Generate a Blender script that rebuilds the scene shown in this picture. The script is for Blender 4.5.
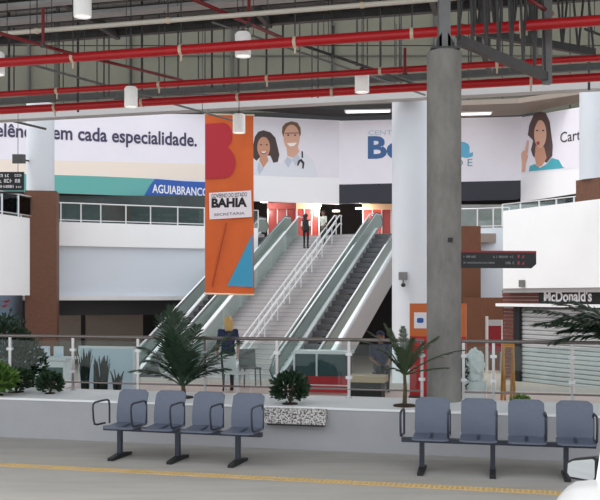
import bpy, bmesh, math, random
import numpy as np
from mathutils import Vector, Matrix, Euler

random.seed(7)
scene = bpy.context.scene
C = scene.collection
for o in list(bpy.data.objects):
    bpy.data.objects.remove(o)

# ---------------------------------------------------------------- camera, sky, exposure
CAMZ = 2.07
F = 900.0            # focal length in pixels of a 600 px wide frame
HOR = 296.0          # eye level row in the photograph
cam_d = bpy.data.cameras.new('camera')
cam_d.sensor_width = 36.0
cam_d.lens = 36.0 * F / 600.0
cam_d.shift_y = (HOR - 250.0) / 600.0
cam_d.clip_end = 400
cam = bpy.data.objects.new('camera', cam_d)
C.objects.link(cam)
cam.location = (0, 0, CAMZ)
cam.rotation_euler = (math.radians(90), 0, 0)
scene.camera = cam

world = bpy.data.worlds.new('overcast_sky')
scene.world = world
world.use_nodes = True
bgn = world.node_tree.nodes['Background']
bgn.inputs['Color'].default_value = (0.92, 0.96, 1.0, 1)
bgn.inputs['Strength'].default_value = 1.4

sun_d = bpy.data.lights.new('sun', 'SUN')
sun_d.energy = 1.8
sun_d.angle = math.radians(25)
sun_d.color = (1.0, 0.96, 0.9)
sun = bpy.data.objects.new('sun', sun_d)
C.objects.link(sun)
sun.location = (-20, 10, 40)
sun.rotation_euler = Vector((0.50, 0.12, -0.85)).to_track_quat('-Z', 'Y').to_euler()

vs = scene.view_settings
vs.view_transform = 'Standard'
vs.look = 'None'
vs.exposure = 0.0
vs.gamma = 1.0
vs.use_curve_mapping = False

# ---------------------------------------------------------------- helpers
def lin(c):
    return c / 12.92 if c <= 0.04045 else ((c + 0.055) / 1.055) ** 2.4
def rgb(r, g, b):
    return (lin(r / 255), lin(g / 255), lin(b / 255), 1)

MATS = {}
def mat(name, col, rough=0.6, metal=0.0, var=0.0, scale=4.0, bump=0.0, stretch=None, spec=None, emit=0.0):
    if name in MATS:
        return MATS[name]
    m = bpy.data.materials.new(name)
    m.use_nodes = True
    nt = m.node_tree
    b = nt.nodes['Principled BSDF']
    b.inputs['Base Color'].default_value = col
    b.inputs['Roughness'].default_value = rough
    b.inputs['Metallic'].default_value = metal
    if spec is not None:
        b.inputs['Specular IOR Level'].default_value = spec
    if emit:
        b.inputs['Emission Color'].default_value = col
        b.inputs['Emission Strength'].default_value = emit
    if var or bump:
        tc = nt.nodes.new('ShaderNodeTexCoord')
        mp = nt.nodes.new('ShaderNodeMapping')
        nt.links.new(tc.outputs['Object'], mp.inputs['Vector'])
        if stretch:
            mp.inputs['Scale'].default_value = stretch
        nz = nt.nodes.new('ShaderNodeTexNoise')
        nz.inputs['Scale'].default_value = scale
        nz.inputs['Detail'].default_value = 6
        nz.inputs['Roughness'].default_value = 0.65
        nt.links.new(mp.outputs['Vector'], nz.inputs['Vector'])
        if var:
            rp = nt.nodes.new('ShaderNodeValToRGB')
            rp.color_ramp.elements[0].position = 0.3
            rp.color_ramp.elements[1].position = 0.7
            rp.color_ramp.elements[0].color = tuple(max(0, c * (1 - var)) for c in col[:3]) + (1,)
            rp.color_ramp.elements[1].color = tuple(min(1, c * (1 + var)) for c in col[:3]) + (1,)
            nt.links.new(nz.outputs['Fac'], rp.inputs['Fac'])
            nt.links.new(rp.outputs['Color'], b.inputs['Base Color'])
        if bump:
            bp = nt.nodes.new('ShaderNodeBump')
            bp.inputs['Strength'].default_value = bump
            nt.links.new(nz.outputs['Fac'], bp.inputs['Height'])
            nt.links.new(bp.outputs['Normal'], b.inputs['Normal'])
    MATS[name] = m
    return m

def glass_mat(name, tint, refl=1.0, rough=0.02, haze=0.0, hazecol=(1,1,1,1)):
    m = bpy.data.materials.new(name)
    m.use_nodes = True
    nt = m.node_tree
    nt.nodes.clear()
    out = nt.nodes.new('ShaderNodeOutputMaterial')
    mix = nt.nodes.new('ShaderNodeMixShader')
    tr = nt.nodes.new('ShaderNodeBsdfTransparent')
    tr.inputs['Color'].default_value = tint
    gl = nt.nodes.new('ShaderNodeBsdfGlossy')
    gl.inputs['Roughness'].default_value = rough
    gl.inputs['Color'].default_value = (0.95, 0.98, 1, 1)
    fr = nt.nodes.new('ShaderNodeFresnel')
    fr.inputs['IOR'].default_value = 1.5 + 0.5 * refl
    nt.links.new(fr.outputs['Fac'], mix.inputs['Fac'])
    if haze:
        df = nt.nodes.new('ShaderNodeBsdfDiffuse'); df.inputs['Color'].default_value = hazecol
        mx = nt.nodes.new('ShaderNodeMixShader'); mx.inputs['Fac'].default_value = haze
        nt.links.new(tr.outputs['BSDF'], mx.inputs[1]); nt.links.new(df.outputs['BSDF'], mx.inputs[2])
        nt.links.new(mx.outputs['Shader'], mix.inputs[1])
    else:
        nt.links.new(tr.outputs['BSDF'], mix.inputs[1])
    nt.links.new(gl.outputs['BSDF'], mix.inputs[2])
    nt.links.new(mix.outputs['Shader'], out.inputs['Surface'])
    MATS[name] = m
    return m

class MB:
    def __init__(self):
        self.v = []; self.f = []; self.mi = []
    def add(self, vs_, fs_, mi=0):
        n = len(self.v)
        self.v += [tuple(p) for p in vs_]
        self.f += [tuple(i + n for i in f) for f in fs_]
        self.mi += [mi] * len(fs_)
        return self
    def box(self, x0, x1, y0, y1, z0, z1, mi=0):
        vs_ = [(x0,y0,z0),(x1,y0,z0),(x1,y1,z0),(x0,y1,z0),(x0,y0,z1),(x1,y0,z1),(x1,y1,z1),(x0,y1,z1)]
        return self.add(vs_, [(3,2,1,0),(4,5,6,7),(0,1,5,4),(1,2,6,5),(2,3,7,6),(3,0,4,7)], mi)
    def bar(self, p0, p1, w, h=None, up=(0,0,1), mi=0):
        h = w if h is None else h
        p0 = Vector(p0); p1 = Vector(p1)
        d = (p1 - p0).normalized(); upv = Vector(up)
        if abs(d.dot(upv)) > 0.98: upv = Vector((1, 0, 0))
        s = d.cross(upv).normalized(); u = s.cross(d).normalized()
        q = [(-1,-1),(1,-1),(1,1),(-1,1)]
        vs_ = [p + s*(a*w/2) + u*(b*h/2) for p in (p0, p1) for a, b in q]
        return self.add(vs_, [(0,1,2,3),(7,6,5,4),(4,5,1,0),(5,6,2,1),(6,7,3,2),(7,4,0,3)], mi)
    def tube(self, pts, r, seg=10, cap=True, mi=0):
        pts = [Vector(p) for p in pts]
        rs = r if isinstance(r, (list, tuple)) else [r] * len(pts)
        n = len(pts); vs_ = []; fs_ = []
        prev = None
        for i, p in enumerate(pts):
            d = (pts[min(i+1, n-1)] - pts[max(i-1, 0)]).normalized()
            if prev is None:
                a = Vector((0,0,1)) if abs(d.z) < 0.9 else Vector((1,0,0))
                s = d.cross(a).normalized()
            else:
                s = (prev - d * prev.dot(d)).normalized()
            prev = s
            t = d.cross(s)
            for k in range(seg):
                an = 2*math.pi*k/seg
                vs_.append(p + (s*math.cos(an) + t*math.sin(an)) * rs[i])
        for i in range(n-1):
            for k in range(seg):
                k2 = (k+1) % seg
                fs_.append((i*seg+k, (i+1)*seg+k, (i+1)*seg+k2, i*seg+k2))
        if cap:
            fs_.append(tuple(range(seg)))
            fs_.append(tuple((n-1)*seg+k for k in reversed(range(seg))))
        return self.add(vs_, fs_, mi)
    def lathe(self, prof, c=(0,0,0), seg=24, mi=0):
        vs_ = []; fs_ = []
        n = len(prof)
        for r, z in prof:
            for k in range(seg):
                a = 2*math.pi*k/seg
                vs_.append((c[0]+r*math.cos(a), c[1]+r*math.sin(a), c[2]+z))
        for i in range(n-1):
            for k in range(seg):
                k2 = (k+1) % seg
                fs_.append((i*seg+k, i*seg+k2, (i+1)*seg+k2, (i+1)*seg+k))
        fs_.append(tuple(reversed(range(seg))))
        fs_.append(tuple((n-1)*seg+k for k in range(seg)))
        return self.add(vs_, fs_, mi)
    def prism_z(self, poly, z0, z1, mi=0):       # outline in x,y extruded in z
        n = len(poly)
        vs_ = [(x,y,z0) for x,y in poly] + [(x,y,z1) for x,y in poly]
        fs_ = [tuple(reversed(range(n))), tuple(range(n, 2*n))]
        fs_ += [(i, (i+1)%n, n+(i+1)%n, n+i) for i in range(n)]
        return self.add(vs_, fs_, mi)
    def prism_y(self, poly, y0, y1, mi=0):       # outline in x,z extruded in y
        n = len(poly)
        vs_ = [(x,y0,z) for x,z in poly] + [(x,y1,z) for x,z in poly]
        fs_ = [tuple(range(n)), tuple(reversed(range(n, 2*n)))]
        fs_ += [((i+1)%n, i, n+i, n+(i+1)%n) for i in range(n)]
        return self.add(vs_, fs_, mi)
    def prism_x(self, poly, x0, x1, mi=0):       # outline in y,z extruded in x
        n = len(poly)
        vs_ = [(x0,y,z) for y,z in poly] + [(x1,y,z) for y,z in poly]
        fs_ = [tuple(range(n)), tuple(reversed(range(n, 2*n)))]
        fs_ += [((i+1)%n, i, n+i, n+(i+1)%n) for i in range(n)]
        return self.add(vs_, fs_, mi)
    def ellipsoid(self, c, r, seg=14, rings=9, mi=0):
        vs_ = []; fs_ = []
        for i in range(rings+1):
            th = math.pi*i/rings
            for k in range(seg):
                a = 2*math.pi*k/seg
                vs_.append((c[0]+r[0]*math.sin(th)*math.cos(a), c[1]+r[1]*math.sin(th)*math.sin(a), c[2]+r[2]*math.cos(th)))
        for i in range(rings):
            for k in range(seg):
                k2 = (k+1) % seg
                fs_.append((i*seg+k, (i+1)*seg+k, (i+1)*seg+k2, i*seg+k2))
        return self.add(vs_, fs_, mi)
    def mesh(self, name, mats, smooth=False):
        me = bpy.data.meshes.new(name)
        me.from_pydata(self.v, [], self.f)
        for m in (mats if isinstance(mats, (list, tuple)) else [mats]):
            me.materials.append(m)
        if any(self.mi):
            me.polygons.foreach_set('material_index', self.mi)
        bm = bmesh.new(); bm.from_mesh(me)
        bmesh.ops.recalc_face_normals(bm, faces=bm.faces)
        bm.to_mesh(me); bm.free()
        if smooth:
            me.shade_smooth() if hasattr(me, 'shade_smooth') else None
            if smooth == 'auto':
                me.set_sharp_from_angle(angle=math.radians(38))
        me.update()
        return me
    def build(self, name, mats, parent=None, smooth=False, kind=None, label=None):
        return link(name, self.mesh(name, mats, smooth), parent, kind, label)

def link(name, me, parent=None, kind=None, label=None, loc=None, rot=None):
    o = bpy.data.objects.new(name, me)
    C.objects.link(o)
    if parent is not None: o.parent = parent
    if kind: o['kind'] = kind
    if label: o['label'] = label
    if loc is not None: o.location = loc
    if rot is not None: o.rotation_euler = rot
    return o

def thing(name, label, cat, loc=(0,0,0), rz=0.0, group=None):
    o = bpy.data.objects.new(name, None)
    o.empty_display_size = 0.1
    C.objects.link(o)
    o.location = loc; o.rotation_euler = (0, 0, rz)
    o['label'] = label; o['category'] = cat
    if group: o['group'] = group
    return o

def struct(name, mb, m, label=None, cat=None, smooth=False):
    o = mb.build(name, m, None, smooth)
    o['kind'] = 'structure'
    if label: o['label'] = label
    if cat: o['category'] = cat
    return o

def text_mesh(s, width=None, height=None, bold=0.0, depth=0.004, align='LEFT', space=1.0):
    cu = bpy.data.curves.new('lettering', 'FONT')
    cu.body = s; cu.size = 1.0; cu.offset = bold; cu.extrude = 0.0; cu.space_character = space
    cu.resolution_u = 3
    o = bpy.data.objects.new('lettering', cu)
    C.objects.link(o)
    dg = bpy.context.evaluated_depsgraph_get()
    me = bpy.data.meshes.new_from_object(o.evaluated_get(dg))
    bpy.data.objects.remove(o); bpy.data.curves.remove(cu)
    vs_ = [v.co.copy() for v in me.vertices]
    fs_ = [tuple(p.vertices) for p in me.polygons]
    bpy.data.meshes.remove(me)
    x0 = min(v.x for v in vs_); x1 = max(v.x for v in vs_)
    y0 = min(v.y for v in vs_); y1 = max(v.y for v in vs_)
    cap = 0.69
    sy = (height / cap) if height else 1.0
    sx = (width / (x1 - x0)) if width else sy
    if not height: sy = sx
    out = [((v.x - x0) * sx, 0.0, v.y * sy) for v in vs_]
    return out, fs_

def lettering(parent, s, lx, lz, width, height, m, y, bold=0.0, name='lettering', space=1.0, label=None):
    v, f = text_mesh(s, width, height, bold, space=space)
    mb = MB()
    n = len(v)
    vs_ = [(p[0]+lx, y, p[2]+lz) for p in v]
    mb.add(vs_, f)
    return mb.build(name, m, parent, label=label)

def glyph_row(mb, x0, x1, z, h, y, rnd):
    # rows of letters too small and blurred in the photograph to be read
    x = x0
    while x < x1 - h*0.5:
        w = h * rnd.uniform(0.45, 0.75); t = h * 0.18
        k = rnd.randint(0, 4)
        mb.box(x, x+t, y, y+0.003, z, z+h)
        if k in (0, 1): mb.box(x, x+w, y, y+0.003, z+h-t, z+h)
        if k in (1, 2): mb.box(x, x+w, y, y+0.003, z, z+t)
        if k in (0, 3): mb.box(x+w-t, x+w, y, y+0.003, z, z+h)
        if k in (2, 4): mb.box(x, x+w*0.8, y, y+0.003, z+h*0.42, z+h*0.42+t)
        x += w + h * 0.22
        if rnd.random() < 0.14: x += h * 0.5

# photograph pixel + depth -> point in the place
def at(px, py, d):
    return Vector(((px - 300) / F * d, d, CAMZ - (py - HOR) / F * d))

# platform frame: u runs along the platform (to the right and nearer), n into the building
U = Vector((3600, -900, 0)).normalized()
N = Vector((900, 3600, 0)).normalized()
RZ = math.atan2(U.y, U.x)
def ab(a, b, z=0.0):
    p = U * a + N * b
    return Vector((p.x, p.y, z))
def a_of(px, b):            # position along the platform of a column of the photo on the line b
    r = Vector(((px - 300) / F, 1, 0))
    t = b / r.dot(N)
    return (r * t).dot(U)

# ---------------------------------------------------------------- materials
M_floor = mat('platform_concrete', rgb(174,171,166), 0.75, var=0.12, scale=1.6, bump=0.05, stretch=(0.35,2.2,1))
M_corr = mat('concourse_tile', rgb(196,178,168), 0.45, var=0.05, scale=2)
M_wallgrey = mat('painted_plaster', rgb(172,172,176), 0.7, var=0.05, scale=2.5)
M_white = mat('white_paint', rgb(244,245,247), 0.6, var=0.015, scale=1.0)
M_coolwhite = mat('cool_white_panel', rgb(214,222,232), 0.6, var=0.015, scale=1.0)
M_concrete = mat('raw_concrete', rgb(132,129,125), 0.85, var=0.26, scale=3.0, bump=0.15, stretch=(1,1,0.45))
M_red = mat('red_pipe_paint', rgb(196,26,34), 0.32, var=0.06, scale=1.5)
M_dkred = mat('dark_red_pipe_paint', rgb(128,28,36), 0.45, var=0.1, scale=2)
M_wpipe = mat('pale_pipe_paint', rgb(214,208,196), 0.5)
M_clip = mat('galvanised_clip', rgb(225,205,180), 0.5)
M_steel = mat('dark_steel', rgb(74,74,74), 0.55, metal=0.3, var=0.15, scale=5)
M_midsteel = mat('grey_steel', rgb(120,120,120), 0.5, metal=0.3, var=0.1, scale=5)
M_deck = mat('roof_deck_metal', rgb(165,168,168), 0.5, metal=0.2, var=0.1, scale=2)
M_olive = mat('olive_cladding', rgb(104,103,90), 0.8, var=0.08, scale=0.6)
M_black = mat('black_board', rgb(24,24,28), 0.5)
M_navy = mat('dark_navy_band', rgb(38,40,52), 0.5)
M_inox = mat('brushed_stainless', rgb(205,205,205), 0.3, metal=0.85)
M_rail = mat('dark_rail_steel', rgb(128,120,116), 0.35, metal=0.7)
M_colgrey = mat('grey_white_paint', rgb(206,211,218), 0.6, var=0.02, scale=0.8)
M_whitemet = mat('pale_metal', rgb(225,226,228), 0.35, metal=0.3)
M_wood = mat('brown_stone_cladding', rgb(104,68,50), 0.65, var=0.2, scale=6, stretch=(1,1,3), bump=0.1)
M_wood2 = mat('warm_wood_panel', rgb(104,62,38), 0.55, var=0.18, scale=3, stretch=(6,6,0.6))
M_taupe = mat('taupe_wall', rgb(150,138,128), 0.7, var=0.05)
M_dark = mat('dark_interior', rgb(40,37,38), 0.8)
M_seat = mat('blue_grey_seat', rgb(98,106,124), 0.42, var=0.05, scale=20)
M_arm = mat('dark_seat_metal', rgb(62,66,78), 0.4, metal=0.4)
M_yellow = mat('yellow_tactile_paving', rgb(208,176,120), 0.7, var=0.12, scale=3)
M_soil = mat('soil', rgb(60,46,36), 0.95, var=0.2, scale=20)
M_palm = mat('palm_green', rgb(36,60,38), 0.5, var=0.3, scale=8)
M_palm2 = mat('olive_palm_green', rgb(54,70,40), 0.5, var=0.3, scale=8)
M_bush = mat('bush_green', rgb(36,62,36), 0.55, var=0.35, scale=14)
M_bright = mat('bright_leaf_green', rgb(84,118,48), 0.5, var=0.3, scale=10)
M_stem = mat('palm_stem', rgb(84,70,48), 0.85, var=0.3, scale=20)
M_glass = glass_mat('railing_glass', (0.88,0.95,0.94,1), -0.2)
M_gglass = glass_mat('green_balustrade_glass', (0.74,0.88,0.83,1), 0.3, haze=0.42, hazecol=(0.72,0.85,0.80,1))  # pale diffuse haze stands in for reflections on the glass
M_tread = mat('escalator_tread', rgb(96,98,102), 0.5, metal=0.3)
M_stair = mat('stair_granite', rgb(176,173,174), 0.7, var=0.06, scale=8)
M_alu = mat('escalator_aluminium', rgb(226,228,230), 0.35, metal=0.25)
M_side = mat('escalator_side_panel', rgb(178,176,176), 0.45, metal=0.2)
M_rubber = mat('black_rubber', rgb(28,28,30), 0.5)

# ================================================================ SETTING
HALLZ = -1.2
B_WALL = 11.77       # front face of the planter wall
B_RAIL = 12.92
LEDGE = 0.58
B_DROP = 21.3        # the upper walkway ends here, the hall lies lower

def slab_ab(a0, a1, b0, b1, z0, z1):
    mb = MB()
    mb.prism_z([tuple(ab(a0,b0).xy), tuple(ab(a1,b0).xy), tuple(ab(a1,b1).xy), tuple(ab(a0,b1).xy)], z0, z1)
    return mb
struct('floor', slab_ab(-40, 40, -25, B_WALL+0.02, -0.4, 0.0), M_floor, 'grey concrete platform floor in front of the planter wall', 'floor')
struct('floor', slab_ab(-40, 40, B_WALL+0.02, B_DROP, -1.4, 0.0), M_corr, 'pinkish tiled walkway floor behind the glass railing', 'floor')
struct('floor', slab_ab(-45, 45, B_DROP, 75, HALLZ-0.3, HALLZ), M_corr, 'pale lower hall floor below the stairs', 'floor')

# planter wall with its white ledge
mb = MB()
mb.prism_z([tuple(ab(-14,B_WALL).xy), tuple(ab(14,B_WALL).xy), tuple(ab(14,13.15).xy), tuple(ab(-14,13.15).xy)], 0.0, LEDGE-0.03)
wf = struct('wall_front', mb, M_wallgrey, 'low pale grey planter wall behind the benches', 'wall')
mb = MB()
mb.prism_z([tuple(ab(-14,B_WALL-0.015).xy), tuple(ab(14,B_WALL-0.015).xy), tuple(ab(14,13.16).xy), tuple(ab(-14,13.16).xy)], LEDGE-0.03, LEDGE)
mb.build('coping', M_white, wf)

# tactile strip
st = struct('trim_1', slab_ab(-14, 14, 9.73, 9.91, 0.0, 0.006), M_yellow, 'yellow tactile paving strip across the platform floor', 'tactile strip')
mb = MB()
for i in range(int(15/0.055)):
    for j in range(3):
        p = ab(-7.0 + i*0.055, 9.765 + j*0.055, 0.006)
        r = 0.017
        mb.add([(p.x-r,p.y,p.z),(p.x,p.y-r,p.z),(p.x+r,p.y,p.z),(p.x,p.y+r,p.z),(p.x-r*.5,p.y,p.z+.006),(p.x,p.y-r*.5,p.z+.006),(p.x+r*.5,p.y,p.z+.006),(p.x,p.y+r*.5,p.z+.006)],
               [(0,1,5,4),(1,2,6,5),(2,3,7,6),(3,0,4,7),(4,5,6,7)])
mb.build('raised_dot', M_yellow, st, kind='stuff')

# ---------------------------------------------------------------- platform roof
ROOFZ = 9.0
B0R, B1R = 6.5, 21.2
rf = MB()
na = 0
pitch = 0.25
b = B0R
prof = []
k = 0
while b < B1R:
    prof += [(b, 0.0), (b+0.10, 0.0), (b+0.13, 0.06), (b+0.22, 0.06)]
    b += pitch
vs_, fs_ = [], []
for (bb, dz) in prof:
    vs_ += [ab(-32, bb, ROOFZ+dz), ab(32, bb, ROOFZ+dz)]
for i in range(len(prof)-1):
    fs_.append((2*i, 2*i+1, 2*i+3, 2*i+2))
rf.add(vs_, fs_)
roof = struct('ceiling', rf, M_deck, 'corrugated metal canopy roof over the platform', 'roof')
for bb in (17.6, 18.8, 19.9):
    MB().bar(ab(-32,bb,ROOFZ-0.14), ab(32,bb,ROOFZ-0.14), 0.09, 0.26).build('purlin', M_steel, roof)
MB().bar(ab(-32,21.15,ROOFZ-0.17), ab(32,21.15,ROOFZ-0.17), 0.12, 0.30).build('edge_beam', M_midsteel, roof)
MB().bar(ab(-32,20.95,ROOFZ-0.30), ab(32,20.95,ROOFZ-0.30), 0.16, 0.14).build('gutter', M_steel, roof)
MB().bar(ab(-32,20.5,ROOFZ-0.22), ab(32,20.5,ROOFZ-0.22), 0.05, 0.10).build('conduit', M_deck, roof)

# cross rafters of the roof, running inward
E = Vector((math.sin(math.radians(36)), math.cos(math.radians(36)), 0))
for a in range(-26, 27, 4):
    p = ab(a, 15.0, ROOFZ-0.33); q = ab(a, 21.0, ROOFZ-0.33)
    MB().bar(p, q, 0.12, 0.22).build('rafter', M_steel, roof)

# ---------------------------------------------------------------- dark beam and pale beam in front of the atrium
def beam(px_d, y_row, d, w, h, m, name, label, cat, zadj=0):
    p = at(300, y_row, d)
    c0 = p - U*30; c1 = p + U*30
    o = MB().bar(c0, c1, w, h).build(name, m)
    o['label'] = label; o['category'] = cat
    return o
beam(300, 84, 23.7, 0.14, 0.16, M_steel, 'steel_beam', 'thin dark steel beam between the two rear red pipes', 'beam')
beam(300, 101.5, 31.0, 0.5, 0.28, M_side, 'edge_beam', 'pale grey beam running above the advertising panels', 'beam')

# ---------------------------------------------------------------- upper cladding wall behind the atrium
WALLY = 56.0
back = struct('wall_back', MB().box(-34, 34, WALLY+0.05, WALLY+0.35, 12.0, 23.0), M_steel, 'olive panelled upper wall behind the red pipes', 'wall')
pw = 2.1
pm = MB().box(0.02, pw-0.05, -0.06, 0.06, 0.03, 5.4).mesh('panel', M_olive)
for i in range(-15, 16):
    for r in range(2):
        link('panel', pm, back, loc=(i*pw, WALLY, 12.2 + r*5.43))
for i in range(-14, 16, 3):
    MB().bar((i*pw-0.02, WALLY-0.15, 12.0), (i*pw-0.02, WALLY-0.15, 23.0), 0.16, 0.12).build('mullion', M_steel, back)
for z in (14.6, 17.0):
    MB().bar((-34, WALLY-0.12, z), (34, WALLY-0.12, z), 0.05, 0.07).build('girt', M_steel, back)
# black bulkhead under it, above and behind the panels
struct('wall_upper', MB().box(-34, 34, 54.6, 54.9, 9.06, 13.2), M_black, 'black bulkhead above the advertising panels', 'wall')

# ---------------------------------------------------------------- mezzanine slab, parapets
stairO = Vector((1.75, 43.7, 5.03))
D = Vector((math.sin(math.radians(24)), math.cos(math.radians(24)), 0))
CR = Vector((D.y, -D.x, 0))
def sp(c, t, z=None):       # point in the stair frame: c across (right), t along (up), z given or on the slope
    p = stairO + CR*c + D*t
    if z is None: z = stairO.z + t*math.tan(math.radians(30))
    return Vector((p.x, p.y, z))
FLZ = 5.03
poly = [(-22, 37.5), (-15.1, 37.8), (-10.75, 39.7), (-4.47, 42.1), tuple(sp(-4.35,0).xy), tuple(sp(3.75,0).xy), (10.5, 42.7), (12.5, 39.7), (15, 35), (22, 35), (24, 61), (-24, 61)]
struct('floor', MB().prism_z(poly, 4.6, FLZ), M_taupe, 'upper mezzanine floor slab at the head of the stairs', 'floor')
# upper level rear wall
struct('wall_mezzanine', MB().box(-26, 26, 60.5, 60.9, FLZ, 12.2), M_dark, 'dark rear wall of the upper floor', 'wall')
struct('ceiling', MB().prism_z([(-26,53.1), (26,53.1), (26,61), (-26,61)], 8.9, 9.05), M_taupe, 'low ceiling over the upper floor', 'ceiling')
# hall rear wall
struct('wall_hall', MB().box(-26, 26, 49.5, 49.8, HALLZ, 4.6), M_dark, 'dark rear wall of the lower hall under the mezzanine', 'wall')

def strip_wall(pts, z0, z1, th, m, name, label, cat='wall', smooth=False):
    # wall following a plan polyline, thickness away from the camera
    n = len(pts)
    P = [Vector((x, y, 0)) for x, y in pts]
    mb = MB(); vs_ = []; fs_ = []
    for i, p in enumerate(P):
        d = (P[min(i+1,n-1)] - P[max(i-1,0)]).normalized()
        nrm = Vector((-d.y, d.x, 0))
        q = p + nrm*th
        vs_ += [(p.x,p.y,z0),(p.x,p.y,z1),(q.x,q.y,z1),(q.x,q.y,z0)]
    for i in range(n-1):
        for k in range(4):
            k2 = (k+1) % 4
            fs_.append((4*i+k, 4*(i+1)+k, 4*(i+1)+k2, 4*i+k2))
    fs_ += [(0,1,2,3), (4*n-1,4*n-2,4*n-3,4*n-4)]
    mb.add(vs_, fs_)
    return struct(name, mb, m, label, cat, smooth)

def plan(px, d): return ((px-300)/F*d, d)
Lring = [plan(20,38.9), plan(60,39.5), plan(100,40.15), plan(150,41.0), plan(204,41.9), plan(258,43.1)]
wl = strip_wall(Lring, 4.28, 5.33, 0.35, M_white, 'wall_left', 'white upper parapet band left of the orange banner')
Lin = [(x, y+0.22) for x, y in Lring]
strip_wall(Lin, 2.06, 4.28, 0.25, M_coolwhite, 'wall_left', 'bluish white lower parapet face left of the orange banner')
strip_wall([(x, y-0.05) for x, y in Lring], 1.88, 2.07, 0.5, M_whitemet, 'trim_2', 'pale metal lip under the left parapet', 'trim')
# black soffit / bulkhead under it and the taupe wall
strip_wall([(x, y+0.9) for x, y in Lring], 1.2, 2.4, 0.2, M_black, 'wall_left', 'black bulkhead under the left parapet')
strip_wall([plan(40,42.6), plan(81,43.4)], HALLZ, 1.25, 0.3, M_taupe, 'wall_left', 'taupe wall piece beside the brown column under the parapet')
strip_wall([plan(86.5,43.4), plan(143,44.6)], HALLZ, 1.25, 0.3, M_taupe, 'wall_left', 'longer taupe wall under the left parapet')
# left wing parapet
strip_wall([(-12.6, 33.0), (-11.95, 35.6), (-11.3, 37.75)], 2.1, 5.33, 0.35, M_white, 'wall_left', 'white parapet wing at the left edge beside the brown column')
strip_wall([(-12.9, 34.2), (-11.9, 38.6)], HALLZ, 2.1, 0.3, mat('blue_grey_shopfront', rgb(118,140,160), 0.5), 'wall_left', 'blue grey shopfront under the left wing')

# right wing
strip_wall([plan(503,34.6), plan(550,32.4), plan(600,30.3), plan(680,27.5)], 2.36, 5.34, 0.35, M_white, 'wall_right', 'bright white parapet wing above the burger restaurant')
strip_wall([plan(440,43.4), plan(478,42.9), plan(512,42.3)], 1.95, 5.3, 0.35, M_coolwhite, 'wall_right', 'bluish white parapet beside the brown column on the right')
strip_wall([plan(503,34.7), plan(550,32.5), plan(600,30.4), plan(680,27.6)], 2.2, 2.36, 0.4, M_side, 'trim_3', 'grey soffit edge under the bright right wing', 'trim')

# ---------------------------------------------------------------- columns
def column_round(name, label, x, y, r, z0, z1, m, square=None):
    t = thing(name, label, 'column', (x, y, z0))
    if square:
        sw, sz0, sz1, sr, sm, off = square
        s = MB().box(-sw/2, sw/2, -sw/2, sw/2, sz0-z0, sz1-z0).build('cladding', sm, t)
        s.rotation_euler = (0,0,sr); s.location = (off[0], off[1], 0)
        MB().lathe([(r, sz1-z0), (r, z1-z0)], seg=40).build('shaft', m, t, smooth='auto')
    else:
        MB().lathe([(r, 0), (r, z1-z0)], seg=40).build('shaft', m, t, smooth='auto')
    return t
pL = at(40.5, 0, 38.6)
column_round('clad_column', 'round white column rising from a square brown clad base on the left', pL.x, pL.y, 0.58, HALLZ, 10.3, M_colgrey, (1.28, HALLZ, CAMZ+(HOR-192)/F*38.3, math.radians(10), M_wood, (0.14,-0.2)))
pC = at(409.5, 0, 31.0)
cc = column_round('white_column', 'tall smooth white column beside the right escalator', pC.x, pC.y, 0.60, HALLZ, 8.85, M_colgrey)
pR = at(597, 0, 33.0)
column_round('clad_column', 'round white column on a brown square base above the right wing', pR.x, pR.y, 0.62, HALLZ, 9.6, M_colgrey, (1.05, HALLZ, CAMZ+(HOR-180)/F*33, math.radians(32), M_wood, (0,0)))
pB = at(461, 0, 41.0)
o = MB().box(-0.8, 0.8, -0.5, 0.5, 0, 5.22-HALLZ).build('brown_pier', M_wood2)
o.location = (pB.x, pB.y, HALLZ); o['label'] = 'brown wood clad pier behind the concrete column'; o['category'] = 'pier'
strip_wall([plan(463,40.0), plan(490,39.6), plan(505,39.4)], HALLZ, 2.0, 0.25, M_wood2, 'wall_right', 'brown wood wall beside the slatted restaurant front')

# ---------------------------------------------------------------- security camera on the white column
cam_t = thing('security_camera', 'small grey security camera box on the white column', 'camera', at(403, 276, 30.30), 0)
MB().box(-0.14, 0.14, -0.1, 0.12, -0.13, 0.13).build('housing', M_midsteel, cam_t)
MB().ellipsoid((0.0, -0.06, -0.30), (0.075,0.075,0.075)).build('dome', M_black, cam_t, smooth=True)
MB().bar((0,-0.02,-0.13), (0,-0.05,-0.26), 0.04).build('bracket', M_midsteel, cam_t)

# ================================================================ ADVERTISING PANELS
class Panel:
    def __init__(self, px0, d0, px1, d1, label, cat='sign', name='advertising_panel'):
        self.p0 = Vector(((px0-300)/F*d0, d0, 0)); self.p1 = Vector(((px1-300)/F*d1, d1, 0))
        dv = self.p1 - self.p0
        self.L = dv.length; self.dir = dv.normalized()
        self.root = thing(name, label, cat, self.p0, math.atan2(dv.y, dv.x))
    def depth(self, px):
        r = (px-300)/F
        # p0 + s*dir = t*(r,1)
        den = self.dir.x - r*self.dir.y
        s = (r*self.p0.y - self.p0.x) / den
        return s, self.p0.y + s*self.dir.y
    def loc(self, px, py):
        s, d = self.depth(px)
        return (s, CAMZ - (py-HOR)/F*d)
    def poly(self, pts, m, y, name, parent=None, th=0.006, label=None):
        return MB().prism_y([self.loc(*p) for p in pts], y-th, y).build(name, m, parent or self.root, label=label)

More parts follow.
